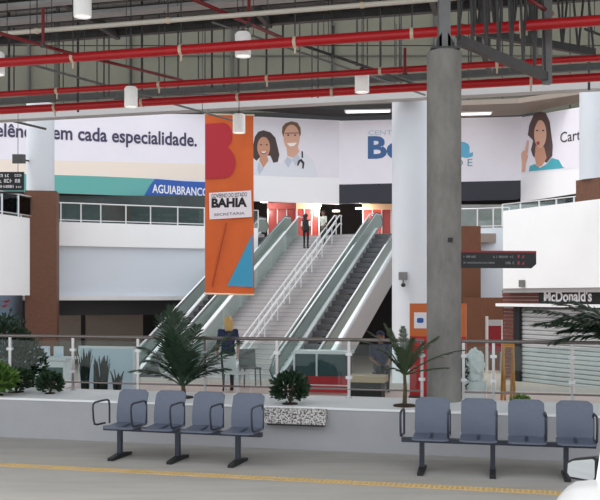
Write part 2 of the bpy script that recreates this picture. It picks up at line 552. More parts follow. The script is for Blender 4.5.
K = 1.18
LIL = mat('pale_lilac_print', rgb(236,232,242), 0.55, var=0.03, scale=0.4)
PW = mat('white_print', rgb(244,244,248), 0.55)
CREAM = mat('cream_print', rgb(240,226,214), 0.55)
TEAL = mat('teal_print', rgb(98,172,168), 0.55)
BLUE = mat('blue_print', rgb(44,92,178), 0.55)
INK = mat('dark_violet_ink', rgb(66,60,92), 0.6)

# left panel
A = Panel(-60, 37.8*K, 206, 41.95*K, 'long lilac advertising panel with dark lettering and a teal band')
A.poly([(-60,112),(206,114.5),(206,198.5),(-60,189)], LIL, 0.06, 'board', th=0.12)
A.poly([(-60,158),(206,164),(206,180),(-60,172)], CREAM, -0.062, 'cream_band')
A.poly([(-60,171.5),(100,176.5),(155,179),(206,183),(206,198.5),(-60,189)], TEAL, -0.07, 'teal_band')
A.poly([(143,197.4),(150,185),(155,179),(182,181.2),(206,182.2),(206,199.5)], BLUE, -0.078, 'blue_label')
def put_text(P, s, px0, py0, px1, py1, hpx, m, y, bold=0.0, name='lettering', space=1.0):
    # lettering in the plane of the panel from one baseline end to the other
    x0, z0 = P.loc(px0, py0); x1, z1 = P.loc(px1, py1)
    s_, d = P.depth((px0+px1)/2)
    v, f = text_mesh(s, x1-x0, hpx/F*d, bold, space=space)
    sl = (z1-z0)/(x1-x0)
    pts = [(p[0]+x0, y, p[2]+z0+sl*p[0]) for p in v]
    # one object for each word
    par = list(range(len(v)))
    def find(i):
        while par[i] != i: par[i] = par[par[i]]; i = par[i]
        return i
    for q in f:
        for k in q[1:]: par[find(k)] = find(q[0])
    comp = {}
    for q in f: comp.setdefault(find(q[0]), []).append(q)
    items = sorted(((min(v[i][0] for q in fs for i in q), max(v[i][0] for q in fs for i in q), fs) for fs in comp.values()), key=lambda e: e[0])
    words = []; xm = -1e9; gap = hpx/F*d*0.30
    nsp = s.strip().count(' ')
    for a, b, fs in items:
        if not words or (nsp and a-xm > gap): words.append([])
        words[-1] += fs; xm = max(xm, b)
    for fs in words:
        ids = sorted({i for q in fs for i in q}); rm = {i: k for k, i in enumerate(ids)}
        mb = MB(); mb.add([pts[i] for i in ids], [tuple(rm[i] for i in q) for q in fs])
        mb.build(name, m, P.root)
put_text(A, 'em cada especialidade.', 52.3, 139.0, 196.5, 146.4, 13.0, INK, -0.08, 0.022)
put_text(A, 'Excelência', -29, 135.3, 42, 138.4, 13.0, INK, -0.08, 0.022)
put_text(A, 'AGUIABRANCO', 152, 192.6, 208, 196.6, 8.0, PW, -0.09, 0.02)

# doctors panel
Bp = Panel(250, 43.15*K, 339, 44.6*K, 'white advertising panel with two smiling doctors in white coats')
Bp.poly([(250,116.5),(339,120.7),(339,204.5),(250,201)], PW, 0.06, 'board', th=0.12)
Bp.poly([(252,117.5),(338.5,121.5),(338.5,178),(252,175.5)], LIL, -0.062, 'picture_field')
SK1 = mat('printed_skin', rgb(206,150,124), 0.6); SK2 = mat('printed_skin_pale', rgb(222,172,150), 0.6)
HAIR1 = mat('printed_dark_hair', rgb(74,58,56), 0.6); HAIR2 = mat('printed_brown_hair', rgb(120,88,66), 0.6)
COAT = mat('printed_white_coat', rgb(226,228,238), 0.6); COATS = mat('printed_coat_fold', rgb(196,202,218), 0.6)
LIP = mat('printed_lips', rgb(170,70,76), 0.6); TOOTH = mat('printed_teeth', rgb(248,246,244), 0.6)
EYE = mat('printed_eyes', rgb(50,40,40), 0.6)
def oval(cx, cy, rx, ry, n=20, tilt=0.0):
    ct, s_t = math.cos(tilt), math.sin(tilt)
    return [(cx + rx*math.cos(a)*ct - ry*math.sin(a)*s_t, cy + rx*math.cos(a)*s_t + ry*math.sin(a)*ct) for a in (2*math.pi*k/n for k in range(n))]
w = Bp.poly([(253,175),(253,163),(257,160),(262,157.5),(270,157.5),(276,161),(281,165),(284,176)], COAT, -0.066, 'printed_woman', label='smiling woman doctor with curly dark hair')
hr = [(263,130.5),(258,132),(254.5,137),(253,145),(253,158),(256,161),(262,155),(270,156),(273,163),(277.5,162),(279,155),(277,146),(275,138),(270,132.5)]
Bp.poly(hr, HAIR1, -0.072, 'printed_hair', w)
Bp.poly(oval(263.2,147.5,6.4,10.5), SK1, -0.078, 'printed_face', w)
Bp.poly([(260,156),(267,156),(268,161),(263,168),(259,161)], SK1, -0.075, 'printed_neck', w)
Bp.poly([(259.5,151.5),(267,151),(264.5,154.3),(261.5,154.3)], LIP, -0.084, 'printed_lips', w)
Bp.poly([(260.4,151.8),(266.2,151.4),(264.2,153.2),(261.8,153.2)], TOOTH, -0.09, 'printed_teeth', w)
for ex in (260.6, 266.3): Bp.poly(oval(ex,145,1.0,0.7,10), EYE, -0.084, 'printed_eye', w)
Bp.poly([(258,162),(263.4,169),(259,175),(257,170)], COATS, -0.07, 'printed_lapel', w)
m_ = Bp.poly([(279.5,176.3),(280,166),(283,160),(287,157),(296,152),(302,151),(308,156),(313,161),(316,170),(317.5,177.5)], COAT, -0.068, 'printed_man', label='grey haired man doctor with a stethoscope')
Bp.poly([(284,139),(281.5,133),(282,127),(285,123.5),(291,121.5),(297,123),(300,128),(300.5,134),(298.5,139)], HAIR2, -0.074, 'printed_hair', m_)
Bp.poly(oval(291.2,138,8.0,13.2), SK2, -0.08, 'printed_face', m_)
Bp.poly([(286,146),(297,146),(299,152),(293,158),(287,156)], SK2, -0.077, 'printed_neck', m_)
Bp.poly([(286.5,143.5),(296.5,142.8),(293.5,146.3),(289,146.6)], TOOTH, -0.088, 'printed_smile', m_)
for ex in (287.8, 294.6):
    Bp.poly(oval(ex,135.4,1.1,0.8,10), EYE, -0.088, 'printed_eye', m_)
    gl = [q for q in oval(ex,135.6,2.9,2.1,16)]
Bp.poly([(284.5,133.2),(298.5,132.8),(298.5,133.5),(284.5,133.9)], EYE, -0.086, 'printed_glasses', m_)
Bp.poly([(301,151.5),(302.3,151.5),(302.6,158),(301.2,158)], EYE, -0.086, 'printed_stethoscope', m_)
Bp.poly([(298,160.5),(301,159),(304,163),(303,169),(301.6,168.6),(302,164),(300,161.5),(297.6,166),(296.4,165.6)], EYE, -0.086, 'printed_stethoscope', m_)
Bp.poly([(287,157),(292,160),(288,168),(284,162)], COATS, -0.072, 'printed_lapel', m_)
Bp.poly([(296,153),(300,158),(295,166),(292,160)], COATS, -0.072, 'printed_lapel', m_)

# beauty and health centre panel
Cp = Panel(339, 44.6*K, 522.5, 42.5*K, 'wide white panel with large blue lettering over a navy band')
Cp.poly([(339.3,121),(522,116.8),(522,180.5),(339.3,185)], LIL, 0.06, 'board', th=0.12)
Cp.poly([(339.3,184.5),(522,180.5),(522,197),(517,199.7),(339.3,203.8)], M_navy, 0.06, 'navy_band', th=0.12)
DB = mat('deep_blue_ink', rgb(52,96,150), 0.5); LB = mat('light_blue_ink', rgb(96,178,216), 0.5); GB = mat('grey_blue_ink', rgb(176,192,210), 0.5)
GT = mat('grey_teal_ink', rgb(112,150,168), 0.5)
put_text(Cp, 'Belez', 368, 158.0, 446, 157.0, 21, DB, -0.07, 0.035)
put_text(Cp, 'a', 449, 157.0, 473, 156.6, 21, LB, -0.07, 0.035)
put_text(Cp, 'CENTRO DE', 368.5, 135.2, 420, 134.5, 4.6, GB, -0.07, 0.0)
put_text(Cp, 'SAÚDE', 424, 166.8, 472.5, 166.2, 7.0, GT, -0.07, 0.0, space=1.5)

# woman panel on the right
Dp = Panel(521.5, 42.5*K, 600, 36.6*K, 'white advertising panel with a thoughtful woman in a teal top')
Dp.poly([(521.5,117.5),(600,104),(600,190),(521.5,202)], PW, 0.06, 'board', th=0.12)
Dp.poly([(522,118),(600,105),(600,166),(522,174)], LIL, -0.062, 'picture_field')
w = Dp.poly([(530,171.5),(531,166),(536,164),(541,168),(548,164),(553,158),(560,160),(564,167),(566,168)], mat('printed_teal_top', rgb(70,170,186), 0.6), -0.07, 'printed_woman', label='dark haired woman with lips pursed and a raised finger')
HW = mat('printed_woman_hair', rgb(88,66,64), 0.6)
Dp.poly([(541,111.5),(535,114.5),(531,124),(529,135),(534,140),(536,150),(540,158),(548,163),(553.5,156),(554,146),(552.5,134),(551,122),(547,113)], HW, -0.074, 'printed_hair', w)
Dp.poly([(541,112.5),(534.5,116),(530.5,126),(529.5,134.5),(534.8,134),(536.5,127),(539.5,120.5),(545.5,118),(548,126),(549,138),(551,138),(550,124),(546.5,114)], HW, -0.084, 'printed_fringe', w)
Dp.poly([(534,156),(532,150),(534,142),(539,144),(540,152),(538,160)], HW, -0.066, 'printed_hair', w)
Dp.poly(oval(541.6,134,6.2,14), SK2, -0.078, 'printed_face', w)
Dp.poly([(537,146),(545.5,147),(548,158),(543,166),(538,167),(536,157)], SK1, -0.076, 'printed_neck', w)
Dp.poly(oval(539.5,143.2,1.6,1.9,12), LIP, -0.088, 'printed_lips', w)
for ex in (538.6, 544.6): Dp.poly(oval(ex,130.6,1.1,0.8,10), EYE, -0.088, 'printed_eye', w)
Dp.poly([(523,172),(523.5,163),(522.4,154),(524.5,150.5),(528,151),(529,157),(527,164),(526.5,171.6)], SK2, -0.08, 'printed_hand', w)
Dp.poly([(526,152),(528.5,140),(530.3,141),(529,153)], SK2, -0.082, 'printed_finger', w)
put_text(Dp, 'Cartão', 561.5, 142.8, 593, 138, 10.5, mat('charcoal_ink', rgb(60,60,66), 0.6), -0.08, 0.008)

# ================================================================ ORANGE BANNER
OR = mat('orange_banner_cloth', rgb(206,96,42), 0.75, var=0.08, scale=1.2)
Bn = Panel(205, 31.6, 253, 31.75, 'tall orange hanging banner with a red letter and blue triangle', 'banner', 'hanging_banner')
g = MB(); nx, nz = 8, 24
vs_ = []; fs_ = []
for side in (0, 1):
    for j in range(nz+1):
        for i in range(nx+1):
            px = 205 + 48.3*i/nx + (0.8*j/nz if i == nx else 0)
            py = 114.5 + (293-114.5)*j/nz + (1.2*i/nx)
            lx, lz = Bn.loc(px, py)
            yy = 0.02*math.sin(i*0.9 + j*0.25) + side*0.012
            vs_.append((lx, yy, lz))
S = (nx+1)*(nz+1)
for j in range(nz):
    for i in range(nx):
        q = (j*(nx+1)+i, j*(nx+1)+i+1, (j+1)*(nx+1)+i+1, (j+1)*(nx+1)+i)
        fs_.append(q); fs_.append(tuple(k+S for k in reversed(q)))
g.add(vs_, fs_); g.build('cloth', OR, Bn.root, smooth=True)
RB = mat('crimson_print', rgb(176,36,50), 0.7)
Bsh = [(205.4,124)]
Bsh += [(223 + 9.5*math.cos(a), 136 + 13*math.sin(a)) for a in [math.radians(x) for x in range(-90, 61, 15)]]
Bsh += [(224 + 11.5*math.cos(a), 163 + 15.5*math.sin(a)) for a in [math.radians(x) for x in range(-50, 91, 14)]]
Bsh += [(205.4,179)]
Bn.poly(Bsh, RB, -0.03, 'red_letter')
Bn.poly([(227,286),(252.4,234),(252.9,287)], mat('blue_print_triangle', rgb(58,150,188), 0.7), -0.03, 'blue_triangle')
Bn.poly([(213,287),(211.5,287),(226,223),(227.2,223)], mat('rust_print', rgb(168,66,30), 0.7), -0.03, 'dark_stripe')
Bn.poly([(209,193),(251,190.5),(252,217),(209.5,219.5)], mat('white_print_label', rgb(228,222,228), 0.7), -0.032, 'white_label')
KI = mat('black_ink', rgb(26,22,24), 0.7)
put_text(Bn, 'GOVERNO DO ESTADO', 211.5, 198.2, 247, 196.4, 4.0, KI, -0.042, 0.01)
put_text(Bn, 'BAHIA', 211.5, 207.4, 247, 206.4, 8.4, KI, -0.042, 0.05)
put_text(Bn, 'SECRETARIA', 214, 216.2, 244.5, 214.4, 2.6, KI, -0.042, 0.0)
for py in (114.0, 293.6):
    x0, z0 = Bn.loc(204, py); x1, z1 = Bn.loc(254.5, py+1.2)
    MB().tube([(x0,0,z0),(x1,0,z1)], 0.03, 8).build('rod', M_clip, Bn.root, smooth=True)
for px in (208, 251):
    x0, z0 = Bn.loc(px, 114.5)
    MB().tube([(x0,0,z0),(x0,0,8.66)], 0.008, 6).build('cord', M_steel, Bn.root)

# ================================================================ STAIRS AND ESCALATORS (local x across, y up the slope in plan)
T30 = math.tan(math.radians(30))
SRZ = math.atan2(CR.y, CR.x)
RISE = FLZ - HALLZ
NST = 36
RUN = RISE / T30 / NST
TOT = RUN * NST
st = thing('staircase', 'wide pale granite staircase between the two escalators', 'stairs', (stairO.x, stairO.y, HALLZ), SRZ)
sm = MB().box(-2.1, 1.85, 0, RUN+0.03, 0, RISE/NST).mesh('step', M_stair)
dm = mat('stair_nosing', rgb(150,147,150), 0.6)
nm = MB().box(-2.1, 1.85, -0.006, 0.035, RISE/NST-0.03, RISE/NST+0.004).mesh('nosing', dm)
for i in range(NST):
    s = link('step', sm, st, loc=(0, -TOT + i*RUN, i*RISE/NST))
    link('nosing', nm, s)
MB().prism_x([(-TOT+RUN, 0), (0.0, RISE-0.2), (0.0, RISE-0.7), (-TOT+RUN+1.2, 0)], -2.1, 1.85).build('soffit', M_side, st)

def sloped(zoff, t): return RISE + t*T30 + zoff
def handrail(parent, c, m_rail, posts=True, rows=(0.95,), r=0.03, t0=-TOT+0.2, t1=0.3, step=1.5, name='handrail'):
    for h in rows:
        mb = MB().tube([(c, t0-0.3, sloped(h, t0)), (c, t0, sloped(h, t0)), (c, 0.0, sloped(h, 0)), (c, t1, sloped(h, 0))], r, 8)
        hrr = mb.build(name, m_rail, parent, smooth=True)
    if posts:
        t = t0
        while t < t1:
            zb = sloped(0, min(t,0))
            MB().tube([(c, t, zb-0.05), (c, t, zb+max(rows))], 0.025, 6).build('rail_post', m_rail, parent)
            t += step
# double centre handrail
for dx in (-0.13, 0.13):
    handrail(st, 0.05+dx, M_whitemet, True, (0.95, 0.55), 0.032, step=1.2)
# glass balustrades of the stairs
def glass_balustrade(parent, c, h=0.95, rail=M_whitemet, r=0.035, m=M_gglass, base=0.0):
    n = 7
    for i in range(n):
        ta = -TOT + 0.15 + i*(TOT-0.15)/n; tb = -TOT + 0.15 + (i+1)*(TOT-0.15)/n - 0.03
        MB().prism_x([(ta, sloped(base, ta)), (tb, sloped(base, tb)), (tb, sloped(h, tb)), (ta, sloped(h, ta))], c-0.008, c+0.008).build('glass_panel', m, parent)
    MB().tube([(c, -TOT-0.1, sloped(h+0.02, -TOT)), (c, 0, sloped(h+0.02, 0)), (c, 0.6, sloped(h+0.02, 0))], r, 8).build('handrail', rail, parent, smooth=True)
glass_balustrade(st, 1.75)
glass_balustrade(st, -2.0)
MB().bar((1.80, -TOT, sloped(0.05,-TOT)), (1.80, 0, sloped(0.05,0)), 0.06, 0.14).build('stringer', M_alu, st)
MB().bar((-2.05, -TOT, sloped(0.05,-TOT)), (-2.05, 0, sloped(0.05,0)), 0.06, 0.14).build('stringer', M_alu, st)

def escalator(cx, w, label):
    e = thing('escalator', label, 'escalator', sp(cx, 0, HALLZ), SRZ)
    NS = int(TOT / 0.40)
    me = MB().box(-w/2+0.22, w/2-0.22, 0, 0.41, 0, 0.20).mesh('step', M_tread)
    for i in range(NS):
        t = -TOT + i*TOT/NS
        link('step', me, e, loc=(0, t, sloped(0, t)))
    for s in (-1, 1):
        x = s*(w/2-0.13)
        # deck with inner skirt
        MB().bar((x, -TOT, sloped(0.24,-TOT)), (x, 0, sloped(0.24,0)), 0.20, 0.10).build('deck', M_alu, e)
        MB().bar((s*(w/2-0.22), -TOT, sloped(0.10,-TOT)), (s*(w/2-0.22), 0, sloped(0.10,0)), 0.02, 0.3).build('skirt', M_side, e)
        b = MB().prism_x([(-TOT-0.5, sloped(0.25,-TOT)), (0, sloped(0.28,0)), (0.7, sloped(0.28,0)), (0.95, sloped(0.6,0)), (0.7, sloped(0.98,0)), (0, sloped(0.98,0)), (-TOT-0.3, sloped(0.98,-TOT)), (-TOT-0.7, sloped(0.6,-TOT))], x-0.007, x+0.007).build('balustrade', M_gglass, e)
        MB().tube([(x,-TOT-0.5,sloped(0.3,-TOT)),(x,-TOT-0.75,sloped(0.6,-TOT)),(x,-TOT-0.45,sloped(1.0,-TOT)),(x,-TOT,sloped(1.02,-TOT)),(x,0,sloped(1.02,0)),(x,0.7,sloped(1.02,0)),(x,1.0,sloped(0.62,0)),(x,0.7,sloped(0.3,0))], 0.032, 8).build('handrail', mat('grey_handrail_rubber', rgb(92,94,98), 0.5), b, smooth=True)
        MB().tube([(x,-TOT-0.4,sloped(0.955,-TOT)),(x,0,sloped(0.955,0)),(x,0.7,sloped(0.955,0))], 0.035, 8).build('handrail_guide', M_alu, b, smooth=True)
        MB().prism_x([(-TOT-0.6, sloped(0.2,-TOT)), (-TOT, sloped(0.2,-TOT)), (0, sloped(0.2,0)), (0.8, sloped(0.2,0)), (0.8, sloped(-0.9,0)), (0.2, sloped(-0.9,0)), (-TOT+1.7, 0.0), (-TOT-0.6, 0.0)], s*(w/2)-0.03, s*(w/2)+0.0).build('side_panel', M_side, e)
    MB().box(-w/2, w/2, -TOT-1.2, -TOT, 0, 0.02).build('landing_plate', M_tread, e)
    return e
escalator(2.78, 1.75, 'escalator with dark steps on the right of the pale staircase')
escalator(-3.45, 1.65, 'escalator partly behind the orange banner, left of the staircase')

# ================================================================ UPPER FLOOR SHOPS
def shopfront(name, px0, px1, d, py_top, py_bot, label, sign_m, body_m, glass_rows=True, cat='shop'):
    t = thing(name, label, cat, ((px0+px1)/2/F*d - 300/F*d, d, FLZ))
    w = (px1-px0)/F*d
    zt = CAMZ-(py_top-HOR)/F*d - FLZ
    MB().box(-w/2, w/2, 0, 0.5, 0, zt).build('body', body_m, t)
    MB().box(-w/2-0.05, w/2+0.05, -0.2, 0, zt*0.86, zt).build('fascia', sign_m, t)
    n = 3
    for i in range(n):
        x0 = -w/2 + w*i/n + 0.06; x1 = -w/2 + w*(i+1)/n - 0.06
        MB().box(x0, x1, -0.06, 0, 0.1, zt*0.84).build('window', M_shopglass if i != 1 else body_m, t)
    for i in range(n+1):
        x = -w/2 + w*i/n
        MB().box(x-0.03, x+0.03, -0.10, 0, 0.0, zt*0.86).build('mullion', M_whitemet, t)
    return t
M_shopred = mat('shop_red', rgb(214,64,58), 0.5, var=0.12, scale=2)
M_shopred2 = mat('shop_dull_red', rgb(176,84,80), 0.5, var=0.25, scale=3)
M_peach = mat('shop_peach_fascia', rgb(236,196,160), 0.5)
M_shopglass = mat('lit_red_shop_glass', rgb(158,62,58), 0.25)  # red of the lit shop interior put into the glass colour
shopfront('shop_front', 268, 296, 55.0, 203, 236, 'dull red shop on the upper floor above the left escalator', M_shopred2, M_shopred2)
shopfront('shop_front', 297, 319, 54.0, 203, 236, 'bright red and peach shop behind the person in black', M_peach, M_shopred)
shopfront('shop_front', 363, 391, 54.0, 204, 236, 'red shop with peach fascia beside the white column', M_peach, M_shopred)
o = shopfront('shop_front', 455, 472, 55.0, 206, 230, 'small red shop behind the upper glass railing on the right', M_shopred, M_shopred2)
# ceiling downlights of the upper floor
for i, (px, py) in enumerate(((264,202.3),(318,206),(336,211.5),(359,209))):
    p = at(px, py, 52)
    q = at(px, py, 53.4)
    o = MB().lathe([(0.22,0),(0.22,0.08)], seg=16).build('downlight', mat('lit_downlight', (1,0.95,0.88,1), 0.5, emit=2.0))
    o.location = q; o['category'] = 'downlight'; o['group'] = 'downlights over the upper floor'
    o['label'] = ('round downlight right of the orange banner on the upper floor', 'round downlight above the person in black on the upper floor', 'round downlight beside the stair handrail head on the upper floor', 'round downlight left of the peach and red shop by the column')[i]
    ld = bpy.data.lights.new('downlight_bulb', 'POINT'); ld.energy = 130; ld.color = (1,0.93,0.84); ld.shadow_soft_size = 0.2
    lo = bpy.data.objects.new('downlight_bulb', ld); C.objects.link(lo); lo.parent = o; lo.location = (0,0,-0.3)
    MB().tube([(0,0,0.08),(0,0,8.9-q.z)], 0.012, 6).build('stem', M_steel, o)

# ================================================================ MEZZANINE RAILINGS
def plan_railing(pts, z, h, step, label, name='mezzanine_railing', glass=True):
    t = thing(name, label, 'railing', (pts[0][0], pts[0][1], z))
    P = [Vector((x-pts[0][0], y-pts[0][1], 0)) for x, y in pts]
    MB().tube([p + Vector((0,0,h)) for p in P], 0.028, 8).build('top_rail', M_whitemet, t, smooth=True)
    MB().tube([p + Vector((0,0,0.10)) for p in P], 0.018, 8).build('bottom_rail', M_whitemet, t, smooth=True)
    pm_ = MB().box(-0.024, 0.024, -0.02, 0.02, 0, h).mesh('post', M_whitemet)
    for a, b in zip(P[:-1], P[1:]):
        L = (b-a).length; n = max(1, round(L/step))
        rz = math.atan2((b-a).y, (b-a).x)
        for i in range(n):
            q = a + (b-a)*(i/n)
            link('post', pm_, t, loc=q, rot=(0,0,rz))
            if glass:
                gm = MB().box(0.06, L/n-0.06, -0.006, 0.006, 0.12, h-0.06).mesh('glass_panel', M_glass)
                link('glass_panel', gm, t, loc=q, rot=(0,0,rz))
    link('post', pm_, t, loc=P[-1])
    return t
plan_railing([(x, y+0.15) for x, y in Lring], 5.33, 0.85, 1.12, 'glass railing with pale posts along the left white parapet')
plan_railing([(x, y+0.15) for x, y in (plan(445,43.3), plan(478,42.9), plan(510,42.3))], 5.30, 0.95, 0.72, 'short glass railing beside the brown pier on the upper floor')
plan_railing([(x, y+0.15) for x, y in (plan(503,40.5), plan(540,38.8), plan(575,37.3), plan(640,34.8))], 5.20, 1.0, 0.95, 'glass railing seen above the bright right wing')
plan_railing([(-12.5, 33.4), (-11.85, 35.8), (-11.2, 37.9)], 5.33, 0.9, 1.1, 'glass railing above the left wing parapet')
struct('wall_upper', MB().box(-22, -3.0, 47.8, 48.0, FLZ, 7.4), mat('dim_glazed_wall', rgb(52,62,62), 0.25, var=0.3, scale=0.8), 'dim glazed wall of the upper floor under the lilac panel', 'wall')
struct('wall_upper', MB().box(8.2, 22, 49.0, 49.2, FLZ, 7.05), mat('grey_shop_wall', rgb(134,134,132), 0.4, var=0.3, scale=0.8), 'grey upper floor wall behind the right wing', 'wall')

# grey soffit on the right above the panels
p = [at(461,118,44), at(561,108,37), at(561,97,33.5), at(461,98,33.5)]
mb = MB(); mb.prism_z([(q.x, q.y) for q in (Vector((6.0,51.3,0)), Vector((12.2,50.1,0)), Vector((15.5,45.5,0)), Vector((14.6,44.4,0)), Vector((11.4,47,0)), Vector((6.0,48,0)))], 12.14, 12.4)
struct('ceiling', mb, M_taupe, 'grey soffit above the panel with the thoughtful woman', 'ceiling')

mb = MB(); mb.prism_z([(-10,49.9), (-2.7,50.6), (2.2,52.4), (5.9,51.6), (5.9,49.8), (2.2,50.4), (-2.7,48.8), (-10,48.4)], 12.5, 12.75)
struct('ceiling', mb, M_dark, 'dark soffit above the panel with the two doctors', 'ceiling')
for i, (px, d, lab) in enumerate(((368, 50.6, 'long lit ceiling lamp left of the white column top'), (468, 49.5, 'long lit ceiling lamp right of the concrete column'))):
    X = (px-300)/F*d; zc = 12.5 if i == 0 else 12.14
    t = thing('ceiling_lamp', lab, 'lamp', (X, d, zc), math.radians(-6))
    MB().box(-1.3, 1.3, -0.35, 0.35, -0.06, 0.0).build('housing', M_white, t)
    MB().box(-1.22, 1.22, -0.28, 0.28, -0.075, -0.06).build('diffuser', mat('lit_diffuser', (1,0.99,0.96,1), 0.5, emit=1.6), t)

# ================================================================ RESTAURANT FRONT
R0 = Vector((plan(503,34.9)[0], 34.9, 0)); R1 = Vector((plan(640,29.0)[0], 29.0, 0))
R0p = plan(503, 35.2); R1p = plan(600, 31.0)
Rp = Panel(503, 35.2, 600, 31.0, 'closed burger restaurant front with slatted cladding and roller shutter', 'shop front', 'restaurant_front')
Rt = Rp.root
zt = Rp.loc(540, 290)[1]
MB().box(0, 9, 0.35, 0.5, HALLZ, 2.3).build('rear_wall', M_dark, Rt)
xs = Rp.loc(541, 290)[0]
LOU = mat('louvre_red_brown', rgb(104,52,42), 0.5, var=0.1)
DKL = mat('louvre_backing', rgb(190,180,174), 0.6)
def zrow(px, py): return Rp.loc(px, py)[1]
MB().box(0, xs, 0.0, 0.3, zrow(520,303.5), zrow(520,289.5)).build('upper_backing', DKL, Rt)
for i in range(4):
    z1 = zrow(520, 290 + i*3.5); z0 = zrow(520, 292.6 + i*3.5)
    MB().box(0, xs, -0.05, 0.02, z0, z1).build('slat', LOU, Rt)
MB().box(-0.15, 9, -0.25, 0.05, zrow(520,306.5), zrow(520,303.5)).build('canopy_edge', M_white, Rt)
xl = Rp.loc(520, 320)[0]
MB().box(0, xl-0.35, 0.05, 0.3, HALLZ, zrow(510,307)).build('lower_backing', DKL, Rt)
z = zrow(510, 308.5)
while z > HALLZ + 0.1:
    MB().box(0, xl-0.3, -0.02, 0.08, z-0.10, z).build('slat', LOU, Rt)
    z -= 0.145
MB().box(xl-0.32, xl, -0.04, 0.3, HALLZ, zrow(515,307)).build('jamb', M_black, Rt)
SH = mat('shutter_steel', rgb(190,192,194), 0.45, metal=0.3, var=0.05)
slm = MB().prism_x([(0.0,0.0),(-0.045,0.03),(-0.045,0.12),(0.0,0.155)], xl, 9).mesh('shutter_slat', SH)
z = HALLZ
while z < zrow(540,307)-0.1:
    link('shutter_slat', slm, Rt, loc=(0, 0.14, z)); z += 0.165
MB().box(xl, 9, 0.14, 0.2, HALLZ, zrow(540,306)).build('shutter_backing', mat('shutter_gap', rgb(90,92,94), 0.6), Rt)
MB().box(xs, 9, -0.12, 0.3, zrow(570,303.5), zrow(570,289.2)).build('sign_board', M_black, Rt)
put_text(Rp, "McDonald's", 546.5, 301.6, 594.5, 301.0, 10.2, PW, -0.13, 0.03)
# small dark plate on the white wing
p = at(521.5, 283.5, 33.6)
o = MB().box(-0.13, 0.13, -0.02, 0.05, -0.13, 0.13).build('wall_plate', M_midsteel)
o.location = p; o.rotation_euler = (0,0,math.radians(-60)); o['label'] = 'small grey square plate on the bright right wing'; o['category'] = 'plate'

# fire cabinet
p = at(494, 340, 38.6)
t = thing('fire_cabinet', 'small red cabinet with grey top beside the slatted front', 'cabinet', (p.x, p.y, HALLZ))
MB().box(-0.30, 0.30, -0.15, 0.15, 0.9, 2.0).build('body', mat('cabinet_red', rgb(130,24,32), 0.5), t)
MB().box(-0.30, 0.30, -0.16, 0.15, 2.0, 2.25).build('header', M_side, t)
MB().box(-0.34, -0.28, -0.18, 0.15, 0, 2.4).build('upright', M_whitemet, t)
MB().box(0.28, 0.34, -0.18, 0.15, 0, 2.25).build('upright', M_whitemet, t)

# ================================================================ CONCRETE COLUMN WITH STEEL HEAD
pc = ab(a_of(444, B_RAIL), B_RAIL, LEDGE)
zt = CAMZ + (HOR-52)/F*pc.y
t = thing('concrete_column', 'raw round concrete column with a steel bracket head', 'column', pc)
MB().lathe([(0.243,0),(0.243,zt-LEDGE-0.02),(0.225,zt-LEDGE)], seg=40).build('shaft', M_concrete, t, smooth='auto')
h0 = zt-LEDGE
MB().box(-0.20, 0.20, -0.20, 0.20, h0, h0+0.03).build('base_plate', M_steel, t)
for (x, y) in ((-0.14,-0.14),(0.14,-0.14),(0.14,0.14),(-0.14,0.14)):
    MB().tube([(x,y,h0+0.03),(x,y,h0+0.16)], 0.016, 8).build('bolt', M_midsteel, t)
    MB().prism_y([(x*1.3, h0+0.03), (x*0.3, h0+0.03), (x*0.3, h0+0.26)], y*0.5-0.01, y*0.5+0.01).build('gusset', M_steel, t)
MB().box(-0.08, 0.08, -0.08, 0.08, h0+0.03, ROOFZ-0.3-LEDGE).build('steel_post', M_midsteel, t)
bp_ = MB().box(-0.03, 0.03, -0.02, 0.02, -0.03, 0.03).build('plate', M_black, t)
bp_.location = (0.05, -0.245, CAMZ+(HOR-241)/F*pc.y-LEDGE)

# roof trusses
def truss(p0, direction, length, zb, zt_, label, w=0.11, panel=0.42):
    d = Vector(direction).normalized()
    t = thing('roof_truss', label, 'truss', (p0[0], p0[1], zb), math.atan2(d.y, d.x))
    h = zt_-zb
    MB().bar((0,0,0), (length,0,0), w, w*1.3).build('bottom_chord', M_steel, t)
    MB().bar((0,0,h), (length,0,h), w, w*1.3).build('top_chord', M_steel, t)
    n = int(length/panel)
    L = length/n
    wm = MB().bar((0,0.0,0), (L/2,0,h), 0.032, 0.032, up=(0,1,0)).mesh('web_bar', M_steel)
    wm2 = MB().bar((L/2,0,h), (L,0,0), 0.032, 0.032, up=(0,1,0)).mesh('web_bar', M_steel)
    wm3 = MB().bar((0,0,0), (0,0,h), 0.03, 0.03).mesh('web_post', M_steel)
    for i in range(n):
        link('web_bar', wm, t, loc=(i*L,0,0)); link('web_bar', wm2, t, loc=(i*L,0,0))
        if i % 2 == 0: link('web_post', wm3, t, loc=(i*L,0,0))
    return t
TD = (2.0, 2.35, 0)
q0 = at(452, 40, 13.5)
truss((q0.x+0.1, q0.y, 0), TD, 2.95, q0.z, ROOFZ-0.5, 'dark lattice truss running back from the concrete column head')
truss((2.9, 16.4, 0), (2.2, 1.2, 0), 3.4, 6.95, ROOFZ-0.5, 'second lattice truss behind the concrete column head')
truss((3.5, 17.6, 0), (0.9, 3.0, 0), 2.6, 7.1, ROOFZ-0.5, 'short cross truss under the roof beside the concrete column')
q = Vector((q0.x+0.1, q0.y, q0.z)) + Vector(TD).normalized()*3.02
o = MB().box(-0.07, 0.07, -0.07, 0.07, -0.12, ROOFZ-q.z).build('steel_post', M_midsteel)
o.location = (q.x, q.y, q.z); o['label'] = 'grey vertical steel post hanging among the roof trusses'; o['category'] = 'post'

